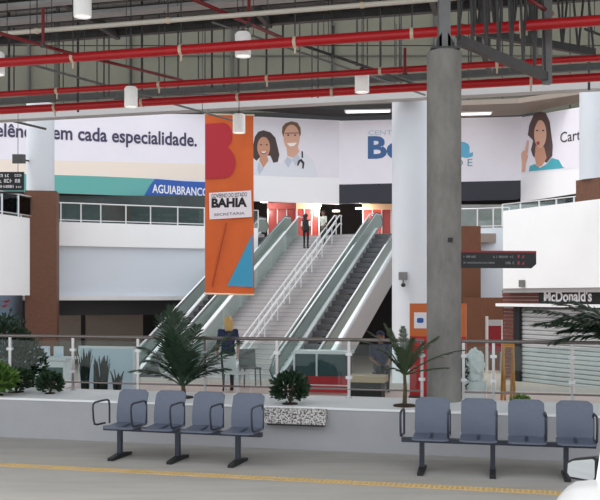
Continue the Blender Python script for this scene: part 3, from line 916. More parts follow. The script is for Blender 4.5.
# ================================================================ PIPES
def pipe(name, label, px0y, px600y, d_mid, dia, m, clips, clip_dir=1, rods=True, cat='pipe', zroof=ROOFZ-0.05):
    # straight pipe parallel to the platform; rows given at both frame edges
    yc = (px0y+px600y)/2
    p = at(300, yc - 0.0, d_mid)
    t = thing(name, label, cat, p, RZ)
    MB().tube([(-14,0,0),(14,0,0)], dia/2, 16).build('tube', m, t, smooth='auto')
    for px in clips:
        r = Vector(((px-300)/F, 1, 0))
        # intersect the plan ray with the pipe line
        pp = Vector((p.x, p.y, 0)); den = r.x*(-U.y) - r.y*(-U.x)
        k = (pp.x*(-U.y) - pp.y*(-U.x)) / den
        a = (r*k - pp).dot(U)
        MB().lathe([(dia/2+0.012,-0.03),(dia/2+0.012,0.03)], seg=16).build('clip', M_clip, t).matrix_local = Matrix.Translation((a,0,0)) @ Matrix.Rotation(math.radians(90), 4, 'Y')
        if rods:
            MB().tube([(a,0,dia/2),(a,0,zroof-p.z)], 0.012, 6).build('hanger_rod', M_steel, t)
        if name == 'sprinkler_main' and px % 2 == 1:
            MB().tube([(a,0,-dia/2),(a,0,-dia/2-0.12)], 0.02, 6).build('drop', M_clip, t)
    return t
pipe('sprinkler_main', 'thick red pipe, nearest and highest of the three red pipes', 62.5, 20.5, 16.2, 0.180, M_red, (73, 181, 295, 412, 521))
pipe('sprinkler_main', 'thinner red pipe in the middle of the three red pipes', 92.5, 59.5, 18.7, 0.125, M_red, (-3, 57, 159, 267, 380, 497))
pipe('sprinkler_main', 'lowest and rearmost of the three red pipes', 108.5, 79.0, 20.2, 0.185, M_red, (55, 142, 238, 332, 531))
pipe('conduit_pipe', 'thin cream white pipe at the top under the roof', 34.0, -14.0, 15.4, 0.085, M_wpipe, (37, 168, 362))

for i, (y0, y1, d, w, lab) in enumerate(((22, -24, 18.4, 0.34, 'wide pale tray added as a light band under the roof behind the cream pipe'), (6, -40, 17.2, 0.22, 'narrow pale tray added as a light band at the top edge'))):
    p = at(300, (y0+y1)/2, d)
    t = thing('light_band_tray', lab, 'added tray', p, RZ)  # pale trays added to show as lighter bands under the shaded roof
    MB().prism_x([(-w/2,0.07),(-w/2,0),(w/2,0),(w/2,0.07),(w/2-0.015,0.07),(w/2-0.015,0.015),(-w/2+0.015,0.015),(-w/2+0.015,0.07)], -14, 14).build('tray', M_deck, t)
    for a in range(-13, 14, 2):
        for s_ in (-1, 1): MB().tube([(a+0.4,s_*w/2,0),(a+0.4,s_*w/2,ROOFZ-p.z)], 0.008, 5).build('hanger_rod', M_steel, t)
def slant(name, label, pA, dA, pB, dB, r, m):
    a = at(pA[0], pA[1], dA); b = at(pB[0], pB[1], dB)
    t = thing(name, label, 'pipe', a)
    MB().tube([(0,0,0), b-a], r, 8).build('tube', m, t, smooth=True)
    n = 3
    for i in range(n):
        k = (i+0.5)/n
        q = (b-a)*k
        MB().tube([q, (q.x, q.y, ROOFZ-0.05-a.z)], 0.008, 5).build('hanger_rod', M_steel, t)
    return t
slant('branch_pipe', 'dark red branch pipe slanting at the upper left', (-5,32), 15.5, (62,51), 17.0, 0.035, M_dkred)
slant('branch_pipe', 'dark branch pipe slanting behind the nearest red pipe on the left', (62,51), 17.0, (182,80), 19.6, 0.032, M_dkred)
slant('branch_pipe', 'dark red branch pipe slanting down at the top centre', (186,-4), 15.6, (282,38), 18.0, 0.038, M_dkred)
slant('branch_pipe', 'dark pipe slanting from the red pipe to the concrete column', (302,45), 16.8, (416,84), 19.8, 0.030, M_steel)
slant('branch_pipe', 'pale thin pipe slanting behind the hanging lamp at the centre', (212,22), 17.3, (425,95), 20.9, 0.022, M_midsteel)
slant('branch_pipe', 'thin grey pipe slanting across the left panels', (0,56), 18.4, (235,121), 22.8, 0.026, M_midsteel)
slant('branch_pipe', 'dark red sprinkler branch at the upper right corner', (520,-6), 15.0, (552,14), 16.0, 0.045, M_dkred)
slant('branch_pipe', 'thin dark pipe slanting at the far right under the red pipe', (585,29), 16.6, (640,50), 17.6, 0.025, M_steel)
# red sprinkler droppers
for i, (px, py0, py1, d, lab) in enumerate(((43, 8, 45, 16.2, 'short dark red vertical pipe at the upper left'), (249, -3, 24, 16.0, 'dark red vertical pipe above the central white lamp'), (333, 26, 56, 17.4, 'thin dark vertical dropper above the rear red pipes'), (405, 48, 74, 17.8, 'thin dark red dropper beside the concrete column'))):
    a = at(px, py1, d); b = at(px, py0, d)
    o = MB().tube([(0,0,0),(0,0,b.z-a.z)], 0.03, 8).build('sprinkler_dropper', M_dkred if i != 2 else M_steel, smooth='auto')
    o.location = a; o['label'] = lab; o['category'] = 'pipe'
    MB().lathe([(0.05,-0.04),(0.05,0.02)], seg=10).build('sprinkler_head', M_steel, o)
# thin vertical suspension rods
rd = 0
ORD = ('first','second','third','fourth','fifth','sixth','seventh','eighth','ninth','tenth','eleventh','twelfth','thirteenth','fourteenth','fifteenth','sixteenth','seventeenth','eighteenth','nineteenth','twentieth','twenty-first','twenty-second')
for px, d, y0, y1 in ((9,22,45,96),(14,22.5,45,96),(59,21,40,88),(78,22,42,112),(104,22.5,40,97),(109,23,40,97),(142,21,40,90),(178,22,40,90),(205,23,38,88),(212,22.5,38,88),(224,22,55,87),(248,21.5,50,80),(283,22,45,80),(312,22.5,36,98),(318,22,36,98),(357,22,35,66),(381,22,40,66),(396,23,42,66),(400,23,42,66),(471,21,45,64),(510,22,45,72),(589,21,30,90)):
    a = at(px, y1, d)
    o = MB().tube([(0,0,0),(0,0,ROOFZ+0.02-a.z)], 0.018 if rd % 3 else 0.03, 6).build('suspension_rod', M_steel)
    o.location = a; o['category'] = 'rod'; o['group'] = 'suspension rods under the canopy'
    o['label'] = 'thin dark vertical suspension rod under the roof, %s from the left edge' % ORD[rd]
    rd += 1

# ================================================================ HANGING LAMPS
M_lampw = mat('white_lamp_enamel', rgb(244,244,242), 0.4, emit=0.22)
def lamp(px, py, d, label, dia=0.30, h=0.43):
    p = at(px, py, d)
    t = thing('pendant_lamp', label, 'lamp', p, 0, 'white cylinder lamps under the canopy')
    MB().lathe([(dia*0.40,h/2+0.02),(dia/2,h/2-0.02),(dia/2,-h/2),(dia*0.46,-h/2),(dia*0.44,-h/2+0.05)][::-1], seg=28).build('shade', M_lampw, t, smooth='auto')
    MB().lathe([(0.05,h/2+0.01),(0.05,h/2+0.08)], seg=12).build('cap', M_steel, t)
    MB().tube([(0,0,h/2+0.05),(0,0,ROOFZ-p.z)], 0.010, 6).build('cable', M_steel, t)
    MB().lathe([(dia*0.42,-h/2+0.03),(dia*0.42,-h/2+0.035)], seg=24).build('lens', mat('lamp_lens', (1,0.98,0.94,1), 0.4, emit=0.6), t)
lamp(82.5, 4, 15.2, 'white cylinder lamp cut by the top edge on the left')
lamp(243, 45, 17.0, 'white cylinder lamp hanging over the thick red pipe at the centre')
lamp(131, 97.5, 18.9, 'white cylinder lamp in front of the two rear red pipes on the left', 0.275, 0.40)
lamp(362, 82, 18.8, 'white cylinder lamp just left of the concrete column')
lamp(239, 124, 21.6, 'white cylinder lamp in front of the orange banner top')
lamp(-3, 64, 18.2, 'white cylinder lamp cut by the left edge of the picture')

# ================================================================ HANGING DIRECTION SIGNS
rnd = random.Random(3)
p = at(459, 268, 12.75)
dz = F/12.75
Hs = thing('direction_sign', 'black arrow shaped direction sign with red edge beside the concrete column', 'sign', (p.x, p.y, p.z), math.radians(8))
W = 80/dz*1.005; H = 17.2/dz
MB().prism_y([(-0.05,0),(W-0.07,0),(W,0.06),(W,H),(-0.05,H)], -0.02, 0.02).build('board', M_black, Hs)
MB().box(-0.05, W, -0.026, 0.026, H-0.022, H+0.004).build('red_edge', mat('sign_red', rgb(150,34,40), 0.5), Hs)
g = MB()
glyph_row(g, 0.06, 0.26, H*0.60, 0.030, -0.026, rnd); glyph_row(g, 0.06, 0.52, H*0.26, 0.024, -0.026, rnd)
glyph_row(g, 0.50, 0.80, H*0.60, 0.030, -0.026, rnd); glyph_row(g, 0.68, 0.82, H*0.24, 0.034, -0.026, rnd)
g.build('lettering', mat('sign_grey_ink', rgb(150,146,150), 0.5), Hs)
g = MB()
for zz in (0.60, 0.22):
    g.box(0.86, 0.885, -0.026, -0.02, H*zz, H*zz+0.045)
    g.prism_y([(0.92,H*zz),(0.955,H*zz),(0.955,H*zz+0.045)], -0.026, -0.02)
g.build('arrow_mark', mat('sign_red_ink', rgb(170,60,66), 0.5), Hs)

p = at(-30, 190.5, 30.0)
Ls = thing('direction_sign', 'black sign with white lettering at the left edge beside the white column', 'sign', p, 0)
W = 54/30.0; H = 18.5/30.0
MB().box(0, W, -0.03, 0.03, 0, H).build('board', M_black, Ls)
g = MB()
glyph_row(g, 0.06, W-0.42, H*0.72, 0.10, -0.036, rnd); glyph_row(g, W-0.30, W-0.05, H*0.74, 0.08, -0.036, rnd)
glyph_row(g, 0.06, W-0.10, H*0.42, 0.12, -0.036, rnd); glyph_row(g, 0.06, W-0.35, H*0.14, 0.09, -0.036, rnd); glyph_row(g, W-0.25, W-0.08, H*0.14, 0.06, -0.036, rnd)
g.build('lettering', PW, Ls)
MB().box(0, W, -0.03, 0.03, -0.10, -0.03).build('lower_board', M_black, Ls)
for x in (0.2, W-0.2):
    MB().tube([(x,0,H),(x,0,8.35-p.z)], 0.01, 6).build('cord', M_steel, Ls)
# loudspeaker and slanted pole near the left column
p = at(19, 159, 37.6)
t = thing('loudspeaker', 'small dark box loudspeaker on the left white column', 'loudspeaker', p, 0)
MB().prism_x([(-0.2,-0.22),(0.2,-0.16),(0.2,0.22),(-0.2,0.17)], -0.22, 0.22).build('housing', M_steel, t)
MB().bar((0.0,0.1,0), (0.34,0.72,0), 0.06).build('bracket', M_steel, t)
a = at(-4, 117, 36.0); b_ = at(46, 129, 37.4)
o = MB().tube([(0,0,0), b_-a], 0.05, 8).build('slanted_pole', M_steel, smooth='auto'); o.location = a
o['label'] = 'dark slanted pole crossing the left white column top'; o['category'] = 'pole'

# ================================================================ FRONT GLASS RAILING
RTOP = 1.43
def front_railing(pxs, label):
    As = [a_of(px, B_RAIL) for px in pxs]
    o0 = ab(As[0], B_RAIL, LEDGE)
    t = thing('glass_railing', label, 'railing', o0, RZ)
    X = [a-As[0] for a in As]
    H = RTOP-LEDGE
    MB().tube([(X[0]-0.02,0,H),(X[-1]+0.02,0,H)], 0.026, 12).build('top_rail', M_rail, t, smooth='auto')
    MB().tube([(X[0],0,0.13),(X[-1],0,0.13)], 0.014, 8).build('bottom_rail', M_rail, t, smooth='auto')
    pm_ = MB().box(-0.02, 0.02, -0.012, 0.012, 0, H-0.02).mesh('post', M_inox)
    fm_ = MB().lathe([(0.05,0),(0.05,0.012)], seg=16).mesh('foot_flange', M_inox)
    cm = MB().box(-0.045, 0.045, -0.028, 0.028, -0.02, 0.02).mesh('clamp', M_whitemet)
    for x in X:
        p = link('post', pm_, t, loc=(x,0,0))
        link('foot_flange', fm_, p)
        for z in (0.30, 0.64): link('clamp', cm, p, loc=(0,0,z))
    for x0, x1 in zip(X[:-1], X[1:]):
        MB().box(x0+0.035, x1-0.035, -0.005, 0.005, 0.16, H-0.07).build('glass_panel', M_glass, t)
    return t
front_railing((-185, -120, -55, 10, 73, 138, 205, 277, 349, 422), 'long stainless and glass railing left of the concrete column')
front_railing((463.5, 493.5, 572, 655, 745, 840), 'stainless and glass railing right of the concrete column')

# granite slab on the wall
a0, a1 = a_of(267, B_WALL), a_of(327.5, B_WALL)
o0 = ab(a0, B_WALL, 0.36)
M_gran = mat('speckled_granite', rgb(196,192,190), 0.6)
nt = M_gran.node_tree
vo = nt.nodes.new('ShaderNodeTexNoise'); vo.inputs['Scale'].default_value = 42; vo.inputs['Detail'].default_value = 3
tc = nt.nodes.new('ShaderNodeTexCoord'); nt.links.new(tc.outputs['Object'], vo.inputs['Vector'])
rp = nt.nodes.new('ShaderNodeValToRGB'); rp.color_ramp.elements[0].position = 0.42; rp.color_ramp.elements[1].position = 0.55
rp.color_ramp.elements[0].color = rgb(88,84,84); rp.color_ramp.elements[1].color = rgb(226,222,220)
nt.links.new(vo.outputs['Fac'], rp.inputs['Fac']); nt.links.new(rp.outputs['Color'], nt.nodes['Principled BSDF'].inputs['Base Color'])
t = thing('granite_slab', 'speckled granite slab fixed to the planter wall between the benches', 'slab', o0, RZ)
MB().box(0, a1-a0, -0.14, 0.02, 0, 0.20).build('slab', M_gran, t)
MB().box(0.03, a1-a0-0.03, -0.10, 0.02, -0.03, 0).build('under_strip', M_steel, t)  # dark strip along the underside of the slab

# ================================================================ BENCHES
def rounded(w, h, r, n=5, bottom_r=None):
    br = r if bottom_r is None else bottom_r
    pts = []
    for cx, cz, rr, a0_ in ((w/2-br, br, br, -90), (w/2-r, h-r, r, 0), (-w/2+r, h-r, r, 90), (-w/2+br, br, br, 180)):
        for i in range(n+1):
            a = math.radians(a0_ + 90*i/n)
            pts.append((cx+rr*math.cos(a), cz+rr*math.sin(a)))
    return pts
def seat_back_mesh(w=0.41, h=0.415):
    # curved shell: rows of the rounded outline
    mb = MB(); nz, nx = 12, 10
    vs_ = []; fs_ = []
    for side in (0, 1):
        for j in range(nz+1):
            k = j/nz; z = h*k
            r = 0.055; hw = w/2
            if z > h-r: hw = w/2 - r + math.sqrt(max(0, r*r-(z-(h-r))**2))
            if z < 0.03: hw = w/2 - 0.01
            for i in range(nx+1):
                s = -1 + 2*i/nx
                x = s*hw
                y = 0.10*k + 0.03*math.sin(k*math.pi) * -1 - 0.028*(s*s) + side*0.016
                vs_.append((x, y, z))
    S = (nz+1)*(nx+1)
    for j in range(nz):
        for i in range(nx):
            q = (j*(nx+1)+i, j*(nx+1)+i+1, (j+1)*(nx+1)+i+1, (j+1)*(nx+1)+i)
            fs_.append(q); fs_.append(tuple(v+S for v in reversed(q)))
    for j in range(nz):
        for i in (0, nx):
            a = j*(nx+1)+i; b = (j+1)*(nx+1)+i
            fs_.append((a, b, b+S, a+S))
    for i in range(nx):
        for j in (0, nz):
            a = j*(nx+1)+i
            fs_.append((a, a+1, a+1+S, a+S))
    mb.add(vs_, fs_)
    return mb.mesh('backrest', M_seat, 'auto')
def seat_pan_mesh(w=0.42, dp=0.44):
    mb = MB(); ny, nx = 10, 10
    vs_ = []; fs_ = []
    for side in (0, 1):
        for j in range(ny+1):
            k = j/ny; y = -dp + dp*k
            r = 0.06; hw = w/2
            if k*dp < r: hw = w/2 - r + math.sqrt(max(0, r*r-(r-k*dp)**2))
            for i in range(nx+1):
                s = -1 + 2*i/nx
                z = -0.025*math.sin(k*math.pi)*(1-0.5*s*s) - 0.03*max(0, 0.25-k)**1.0*4*0.4 - side*0.018
                vs_.append((s*hw, y, z))
    S = (ny+1)*(nx+1)
    for j in range(ny):
        for i in range(nx):
            q = (j*(nx+1)+i, j*(nx+1)+i+1, (j+1)*(nx+1)+i+1, (j+1)*(nx+1)+i)
            fs_.append(q); fs_.append(tuple(v+S for v in reversed(q)))
    for j in range(ny):
        for i in (0, nx):
            a = j*(nx+1)+i; b = (j+1)*(nx+1)+i
            fs_.append((a, b, b+S, a+S))
    for i in range(nx):
        for j in (0, ny):
            a = j*(nx+1)+i
            fs_.append((a, a+1, a+1+S, a+S))
    mb.add(vs_, fs_)
    return mb.mesh('seat', M_seat, 'auto')
ME_BACK = seat_back_mesh(); ME_SEAT = seat_pan_mesh()
ME_ARM = MB().tube([(0,0.02,0.36),(0,0.02,0.60),(0,0.0,0.655),(0,-0.05,0.672),(0,-0.20,0.675),(0,-0.36,0.672),(0,-0.405,0.65),(0,-0.415,0.60),(0,-0.395,0.46),(0,-0.37,0.40),(0,-0.30,0.385),(0,-0.1,0.38)], 0.013, 8).mesh('armrest', M_arm, 'auto')
ME_LEG = MB().box(-0.028, 0.028, -0.028, 0.028, 0.03, 0.36).mesh('leg', M_arm)
ME_FOOT = MB().prism_x([(-0.27,0),(0.27,0),(0.27,0.035),(0.05,0.06),(-0.05,0.06),(-0.27,0.035)], -0.035, 0.035).mesh('foot', M_rubber)
ME_BRK = MB().prism_x([(-0.30,0.395),(-0.05,0.37),(0.04,0.40),(0.10,0.62),(0.08,0.62),(0.0,0.44),(-0.30,0.42)], -0.02, 0.02).mesh('bracket', M_arm)
def bench(px0, y0, px1, y1, label, pitch, leg_fr):
    # feet of the first and last leg as seen in the photograph
    dA = F*CAMZ/(y0-HOR); dB = F*CAMZ/(y1-HOR)
    A_ = at(px0, y0, dA); B_ = at(px1, y1, dB)
    dv = (B_-A_); dv.z = 0
    rz = math.atan2(dv.y, dv.x)
    t = thing('waiting_bench', label, 'bench', (A_.x, A_.y, 0), rz, 'four seat waiting benches')
    L = dv.length
    x_first = leg_fr           # centre of the first seat relative to the first leg
    w_all = pitch*4
    xs0 = x_first - pitch/2 - 0.065
    MB().box(xs0-0.02, xs0+w_all+0.02, -0.035, 0.035, 0.345, 0.40).build('beam', M_arm, t)
    for i in range(4):
        x = x_first + i*pitch
        s = link('seat', ME_SEAT, t, loc=(x, 0.10, 0.445))
        b = link('backrest', ME_BACK, t, loc=(x, 0.085, 0.445))
        link('bracket', ME_BRK, t, loc=(x, 0.08, 0))
    for i in range(5):
        link('armrest', ME_ARM, t, loc=(xs0 + i*pitch, 0.08, 0.06))
    for i in range(3):
        x = L*i/2
        l = link('leg', ME_LEG, t, loc=(x, 0, 0))
        link('foot', ME_FOOT, l)
    return t
bench(120, 457.5, 238, 464.0, 'four seat blue grey bench, left of the granite slab', 0.525, 0.125)
bench(422, 471.5, 566, 477.5, 'four seat blue grey bench, right of the granite slab, under the concrete column', 0.54, 0.115)

# ================================================================ PLANTS
def frond_mesh(length, rise, droop, nl, leaf, m, seed, width=0.03):
    r = random.Random(seed)
    mb = MB()
    pts = []
    n = 12
    for i in range(n+1):
        k = i/n
        pts.append(Vector((length*k, 0, rise*k - droop*k*k)))
    mb.tube(pts, [0.010*(1-0.8*i/n)+0.002 for i in range(n+1)], 5)
    for i in range(nl):
        k = 0.14 + 0.84*i/(nl-1)
        f = k*n; j = min(int(f), n-1)
        p = pts[j].lerp(pts[j+1], f-j)
        d = (pts[j+1]-pts[j]).normalized()
        ll = leaf*(math.sin(math.pi*(0.15+0.80*k))**0.7)*r.uniform(0.85,1.1)
        for s in (-1, 1):
            side = Vector((0, s, 0))
            upv = d.cross(side)*(-s)
            v = (d*0.75 + side*0.75 + Vector((0,0,r.uniform(-0.1,0.25)))).normalized()
            q1 = p + v*ll*0.5 + Vector((0,0,-0.01)); q2 = p + v*ll + Vector((0,0,-0.22*ll))
            wv = d*width*0.5
            mb.add([p-wv*0.5, p+wv*0.5, q1+wv*0.8, q1-wv*0.8, q2], [(0,1,2,3),(3,2,4)])
    return mb.mesh('frond', m)
def palm(label, base, trunk_h, fronds, m, seed, tr=0.035, nleaf=34, lw=0.034):
    t = thing('potted_palm', label, 'palm', base)
    MB().lathe([(0.16,-0.01),(0.15,0.02),(0.06,0.035)], seg=16).build('soil', M_soil, t)
    pts = [(0,0,0),(0.01,0,trunk_h*0.5),(0,0.0,trunk_h)]
    MB().tube(pts, [tr*1.25, tr, tr*0.8], 10).build('trunk', M_stem, t, smooth='auto')
    for i, (az, L, rise, droop, leaf) in enumerate(fronds):
        me = frond_mesh(L, rise, droop, nleaf, leaf, m, seed*31+i, lw)
        link('frond', me, t, loc=(0,0,trunk_h-0.02), rot=(0,0,math.radians(az)))
    return t
def on_ledge(px, b): 
    a = a_of(px, b); return ab(a, b, LEDGE)
# (azimuth: 0 = right, 180 = left, 90 = away, 270 = toward the camera)
palm('bushy dark green palm in the planter behind the left bench', on_ledge(183, 12.35), 0.18,
     [(170,0.66,1.00,0.42,0.30),(150,0.44,1.20,0.16,0.36),(128,0.34,1.22,0.10,0.40),(112,0.30,1.18,0.10,0.40),(15,0.86,0.92,0.26,0.30),(25,0.74,1.0,0.22,0.30),(200,0.56,0.80,0.40,0.28),(340,0.80,0.76,0.24,0.28),(260,0.35,0.85,0.25,0.28),(290,0.45,0.80,0.25,0.28),(70,0.45,1.05,0.15,0.30),(185,0.76,0.60,0.36,0.26),(5,0.68,0.56,0.30,0.26),(220,0.42,0.95,0.22,0.30),(135,0.28,1.25,0.06,0.38),(240,0.3,1.0,0.16,0.30),(320,0.55,0.6,0.25,0.26)], M_palm, 1)
palm('slender palm with drooping fronds in front of the concrete column', on_ledge(404.5, 12.15), 0.44,
     [(178,0.74,1.05,0.58,0.13),(168,0.52,0.98,0.38,0.13),(150,0.30,0.86,0.16,0.13),(3,0.86,0.62,0.28,0.12),(20,0.52,0.78,0.26,0.14),(95,0.10,0.72,0.06,0.14),(250,0.30,0.62,0.22,0.13),(335,0.62,0.22,0.10,0.10),(195,0.40,0.62,0.26,0.13),(290,0.25,0.66,0.14,0.13),(40,0.40,0.60,0.16,0.12),(165,0.30,0.30,0.24,0.11),(215,0.26,0.78,0.14,0.13)], M_palm2, 2, 0.026, 30, 0.026)
palm('large palm frond arching in from the right edge', on_ledge(632, 12.2), 0.85,
     [(176,1.35,0.95,0.46,0.34),(190,1.20,0.70,0.40,0.34),(165,1.05,1.05,0.45,0.32),(180,0.95,0.62,0.42,0.3),(200,0.8,0.8,0.5,0.32),(172,0.7,0.9,0.5,0.32),(183,1.1,0.55,0.5,0.3),(20,1.0,0.9,0.5,0.3),(270,0.8,0.9,0.5,0.3),(90,0.8,1.0,0.5,0.3),(330,1.0,0.8,0.5,0.3),(130,0.9,1.0,0.4,0.3),(178,1.25,0.80,0.50,0.36),(184,1.0,0.95,0.6,0.36)], M_palm, 3, 0.06, 44, 0.042)

def bush(label, base, rx, rz_, n, m, seed, leaf=0.07, name='leafy_bush', flowers=None, cat='bush'):
    r = random.Random(seed)
    t = thing(name, label, cat, base)
    MB().lathe([(rx*0.5,-0.005),(rx*0.45,0.015),(0.02,0.02)], seg=14).build('soil', M_soil, t)
    stem = MB(); fol = MB()
    for i in range(9):
        a = r.uniform(0, 6.28); k = r.uniform(0.2, 0.8)
        stem.tube([(0,0,0),(rx*k*0.5*math.cos(a), rx*k*0.5*math.sin(a), rz_*0.45),(rx*k*math.cos(a), rx*k*math.sin(a), rz_*r.uniform(0.7,0.95))], 0.006, 5)
    for i in range(n):
        th = r.uniform(0, 6.28); u = r.uniform(-0.75, 1.0); rr = r.uniform(0.45, 1.0)**0.5 * r.uniform(0.85, 1.12)
        c = math.sqrt(max(0, 1-u*u))
        p = Vector((rx*rr*c*math.cos(th), rx*rr*c*math.sin(th), rz_*0.5 + rz_*0.5*rr*u))
        d = (Vector((c*math.cos(th), c*math.sin(th), u*0.6+0.5)) + Vector((r.uniform(-.6,.6), r.uniform(-.6,.6), r.uniform(-.4,.4)))).normalized()
        s = d.cross(Vector((r.uniform(-1,1), r.uniform(-1,1), r.uniform(-1,1)))).normalized()
        L = leaf*r.uniform(0.7,1.3); w = L*0.28
        nn = d.cross(s)*0.12*L
        fol.add([p, p+d*L*0.45+s*w+nn, p+d*L, p+d*L*0.45-s*w+nn], [(0,1,2),(0,2,3)])
    stem.build('stem', M_stem, t)
    fol.build('foliage', m, t, kind='stuff')
    if flowers:
        for (x, y, z) in flowers:
            f = MB()
            for i in range(9):
                a = i*0.7; up = 0.25 + 0.5*(i % 3)/2
                d = Vector((math.cos(a), math.sin(a), up)).normalized(); s = d.cross(Vector((0,0,1))).normalized()
                f.add([(0,0,0), tuple(d*0.05+s*0.022), tuple(d*0.11), tuple(d*0.05-s*0.022)], [(0,1,2),(0,2,3)])
            o = f.build('flower', mat('red_petal', rgb(200,40,56), 0.5), t); o.location = (x, y, z)
    return t
bush('small dark bush on the ledge at the left under the glass railing', on_ledge(50, 12.4), 0.17, 0.30, 520, M_bush, 11, 0.07)
bush('round dark bush above the granite slab', on_ledge(290, 12.0), 0.23, 0.42, 900, M_bush, 12, 0.075)
bush('tiny light green tuft on the ledge behind the right bench', on_ledge(520, 12.3), 0.12, 0.16, 160, M_bright, 13, 0.06)
bush('bright green shrub spilling over the wall at the left edge', on_ledge(-6, 11.98), 0.30, 0.46, 1300, M_bright, 14, 0.09)
bush('dark shrub beside the bright one at the left edge', on_ledge(16, 12.45), 0.26, 0.36, 700, M_bush, 15, 0.07)
bush('tall green shrub with red flowers behind the railing at the left', ab(a_of(8, 14.2), 14.2, 0.0), 0.42, 1.72, 1700, M_palm, 16, 0.10, flowers=[(0.05,-0.25,1.95),(0.0,-0.2,1.87)])
bush('leafy dark shrub behind the glass beside the flowering shrub', ab(a_of(27, 14.6), 14.6, 0.0), 0.34, 1.35, 900, M_bush, 17, 0.10)

# sword leaved plants behind the glass
def sword_plant(label, px, b, h, n, seed, spread=0.12):
    r = random.Random(seed)
    t = thing('sword_leaf_plant', label, 'plant', ab(a_of(px, b), b, 0.0), 0, 'upright dark plants behind the railing')
    MB().lathe([(0.09,0),(0.13,0.26),(0.12,0.27),(0.11,0.24)], seg=16).build('pot', M_steel, t, smooth='auto')
    for i in range(int(n*1.6)):
        a = r.uniform(0, 6.28); k = r.uniform(0.2, 1.0); hh = h*r.uniform(0.75, 1.0)
        bx, by = 0.06*k*math.cos(a), 0.06*k*math.sin(a)
        tx, ty = spread*k*math.cos(a), spread*k*math.sin(a)
        ca, sa = math.cos(a+1.57), math.sin(a+1.57)
        mb = MB(); rows = []
        for j in range(6):
            q = j/5; w = 0.05*(1-q**3)+0.002
            cx, cy, cz = bx+(tx-bx)*q*q, by+(ty-by)*q*q, 0.22+(hh-0.22)*q
            rows.append([(cx-w*ca, cy-w*sa, cz), (cx+0.012*math.cos(a), cy+0.012*math.sin(a), cz), (cx+w*ca, cy+w*sa, cz)])
        vs_ = [p for row in rows for p in row]; fs_ = []
        for j in range(5):
            for i2 in range(2): fs_.append((3*j+i2, 3*j+i2+1, 3*j+i2+4, 3*j+i2+3))
        mb.add(vs_, fs_); mb.build('leaf', mat('sword_leaf_dark', rgb(26,38,32), 0.45, var=0.3, scale=6), t, smooth=True)
    return t
sword_plant('tallest dark upright plant behind the glass on the left', 85, 15.6, 1.10, 13, 1, 0.16)
sword_plant('narrow dark upright plant between two others behind the glass', 97.5, 15.9, 0.95, 8, 2)
sword_plant('dark upright plant behind the glass, second in height', 104, 15.5, 0.98, 10, 3)
sword_plant('shortest dark upright plant behind the glass near the left bench', 117, 15.4, 0.72, 8, 4, 0.18)

# ================================================================ WALKWAY FURNITURE AND STAND-IN BLOCKS SEEN THROUGH THE GLASS
def wall_pt(px, b, z=0.0): return ab(a_of(px, b), b, z)
CR_ = mat('stand_in_red', rgb(196,40,50), 0.4, var=0.05)
t = thing('stand_in_block', 'red block with a dark case standing in for a shape in the railing glass', 'stand-in', wall_pt(324, 19.2), RZ)  # added block standing in for a red shape in the railing glass
MB().box(-0.62, 0.62, -0.3, 0.3, 0.0, 0.34).build('base', CR_, t)
MB().box(-0.63, 0.63, -0.31, 0.31, 0.14, 0.165).build('stripe', PW, t)
MB().box(-0.58, 0.58, -0.26, 0.26, 0.34, 0.82).build('dark_case', mat('teal_dark_glass', rgb(62,84,88), 0.12), t)
MB().box(-0.62, 0.62, -0.3, 0.3, 0.82, 0.88).build('top', M_whitemet, t)
for x in (-0.6, -0.1, 0.6): MB().box(x-0.02, x+0.02, -0.29, -0.25, 0.34, 0.82).build('frame_post', M_whitemet, t)
t = thing('side_table', 'beige table with a black front beside the red block', 'table', wall_pt(368, 17.4), RZ)
MB().box(-0.36, 0.36, -0.25, 0.25, 0.40, 0.52).build('table_top', mat('beige_laminate', rgb(206,178,148), 0.5), t)
MB().box(-0.33, 0.30, -0.24, 0.24, 0.0, 0.40).build('body', M_black, t)
t = thing('bright_patch_block', 'white block with a darker panel added for a bright patch behind the glass left of the upright plants', 'stand-in', wall_pt(50, 18.6), RZ)  # invented white block, stands in for a bright patch behind the glass
MB().box(-0.55, 0.50, -0.25, 0.25, 0.0, 0.62).build('base', M_white, t)
MB().box(-0.62, 0.57, -0.32, 0.30, 0.62, 0.68).build('block_top', M_whitemet, t)
MB().box(-0.05, 0.46, -0.262, -0.25, 0.12, 0.46).build('front_panel', mat('slate_green_panel', rgb(96,116,112), 0.4), t)
for x in (-0.40, -0.12, 0.22):
    MB().box(x-0.10, x+0.10, -0.05, 0.04, 0.68, 0.92).build('pale_card', M_coolwhite, t)
t = thing('bright_patch_screen', 'pale blue screen added for a bright patch behind the upright dark plants', 'screen', wall_pt(107, 17.6), RZ)  # invented pale screen, stands in for the bright patch behind the plants
MB().box(-0.62, 0.62, -0.02, 0.02, 0.10, 0.98).build('panel', mat('pale_blue_screen', rgb(196,212,226), 0.4), t)
MB().box(-0.65, 0.65, -0.035, 0.035, 0.95, 1.0).build('top_frame', M_whitemet, t)
for x in (-0.63, 0.63):
    MB().box(x-0.025, x+0.025, -0.035, 0.035, 0.0, 0.97).build('upright', M_whitemet, t)
    MB().box(x-0.03, x+0.03, -0.22, 0.22, 0.0, 0.03).build('foot', M_whitemet, t)
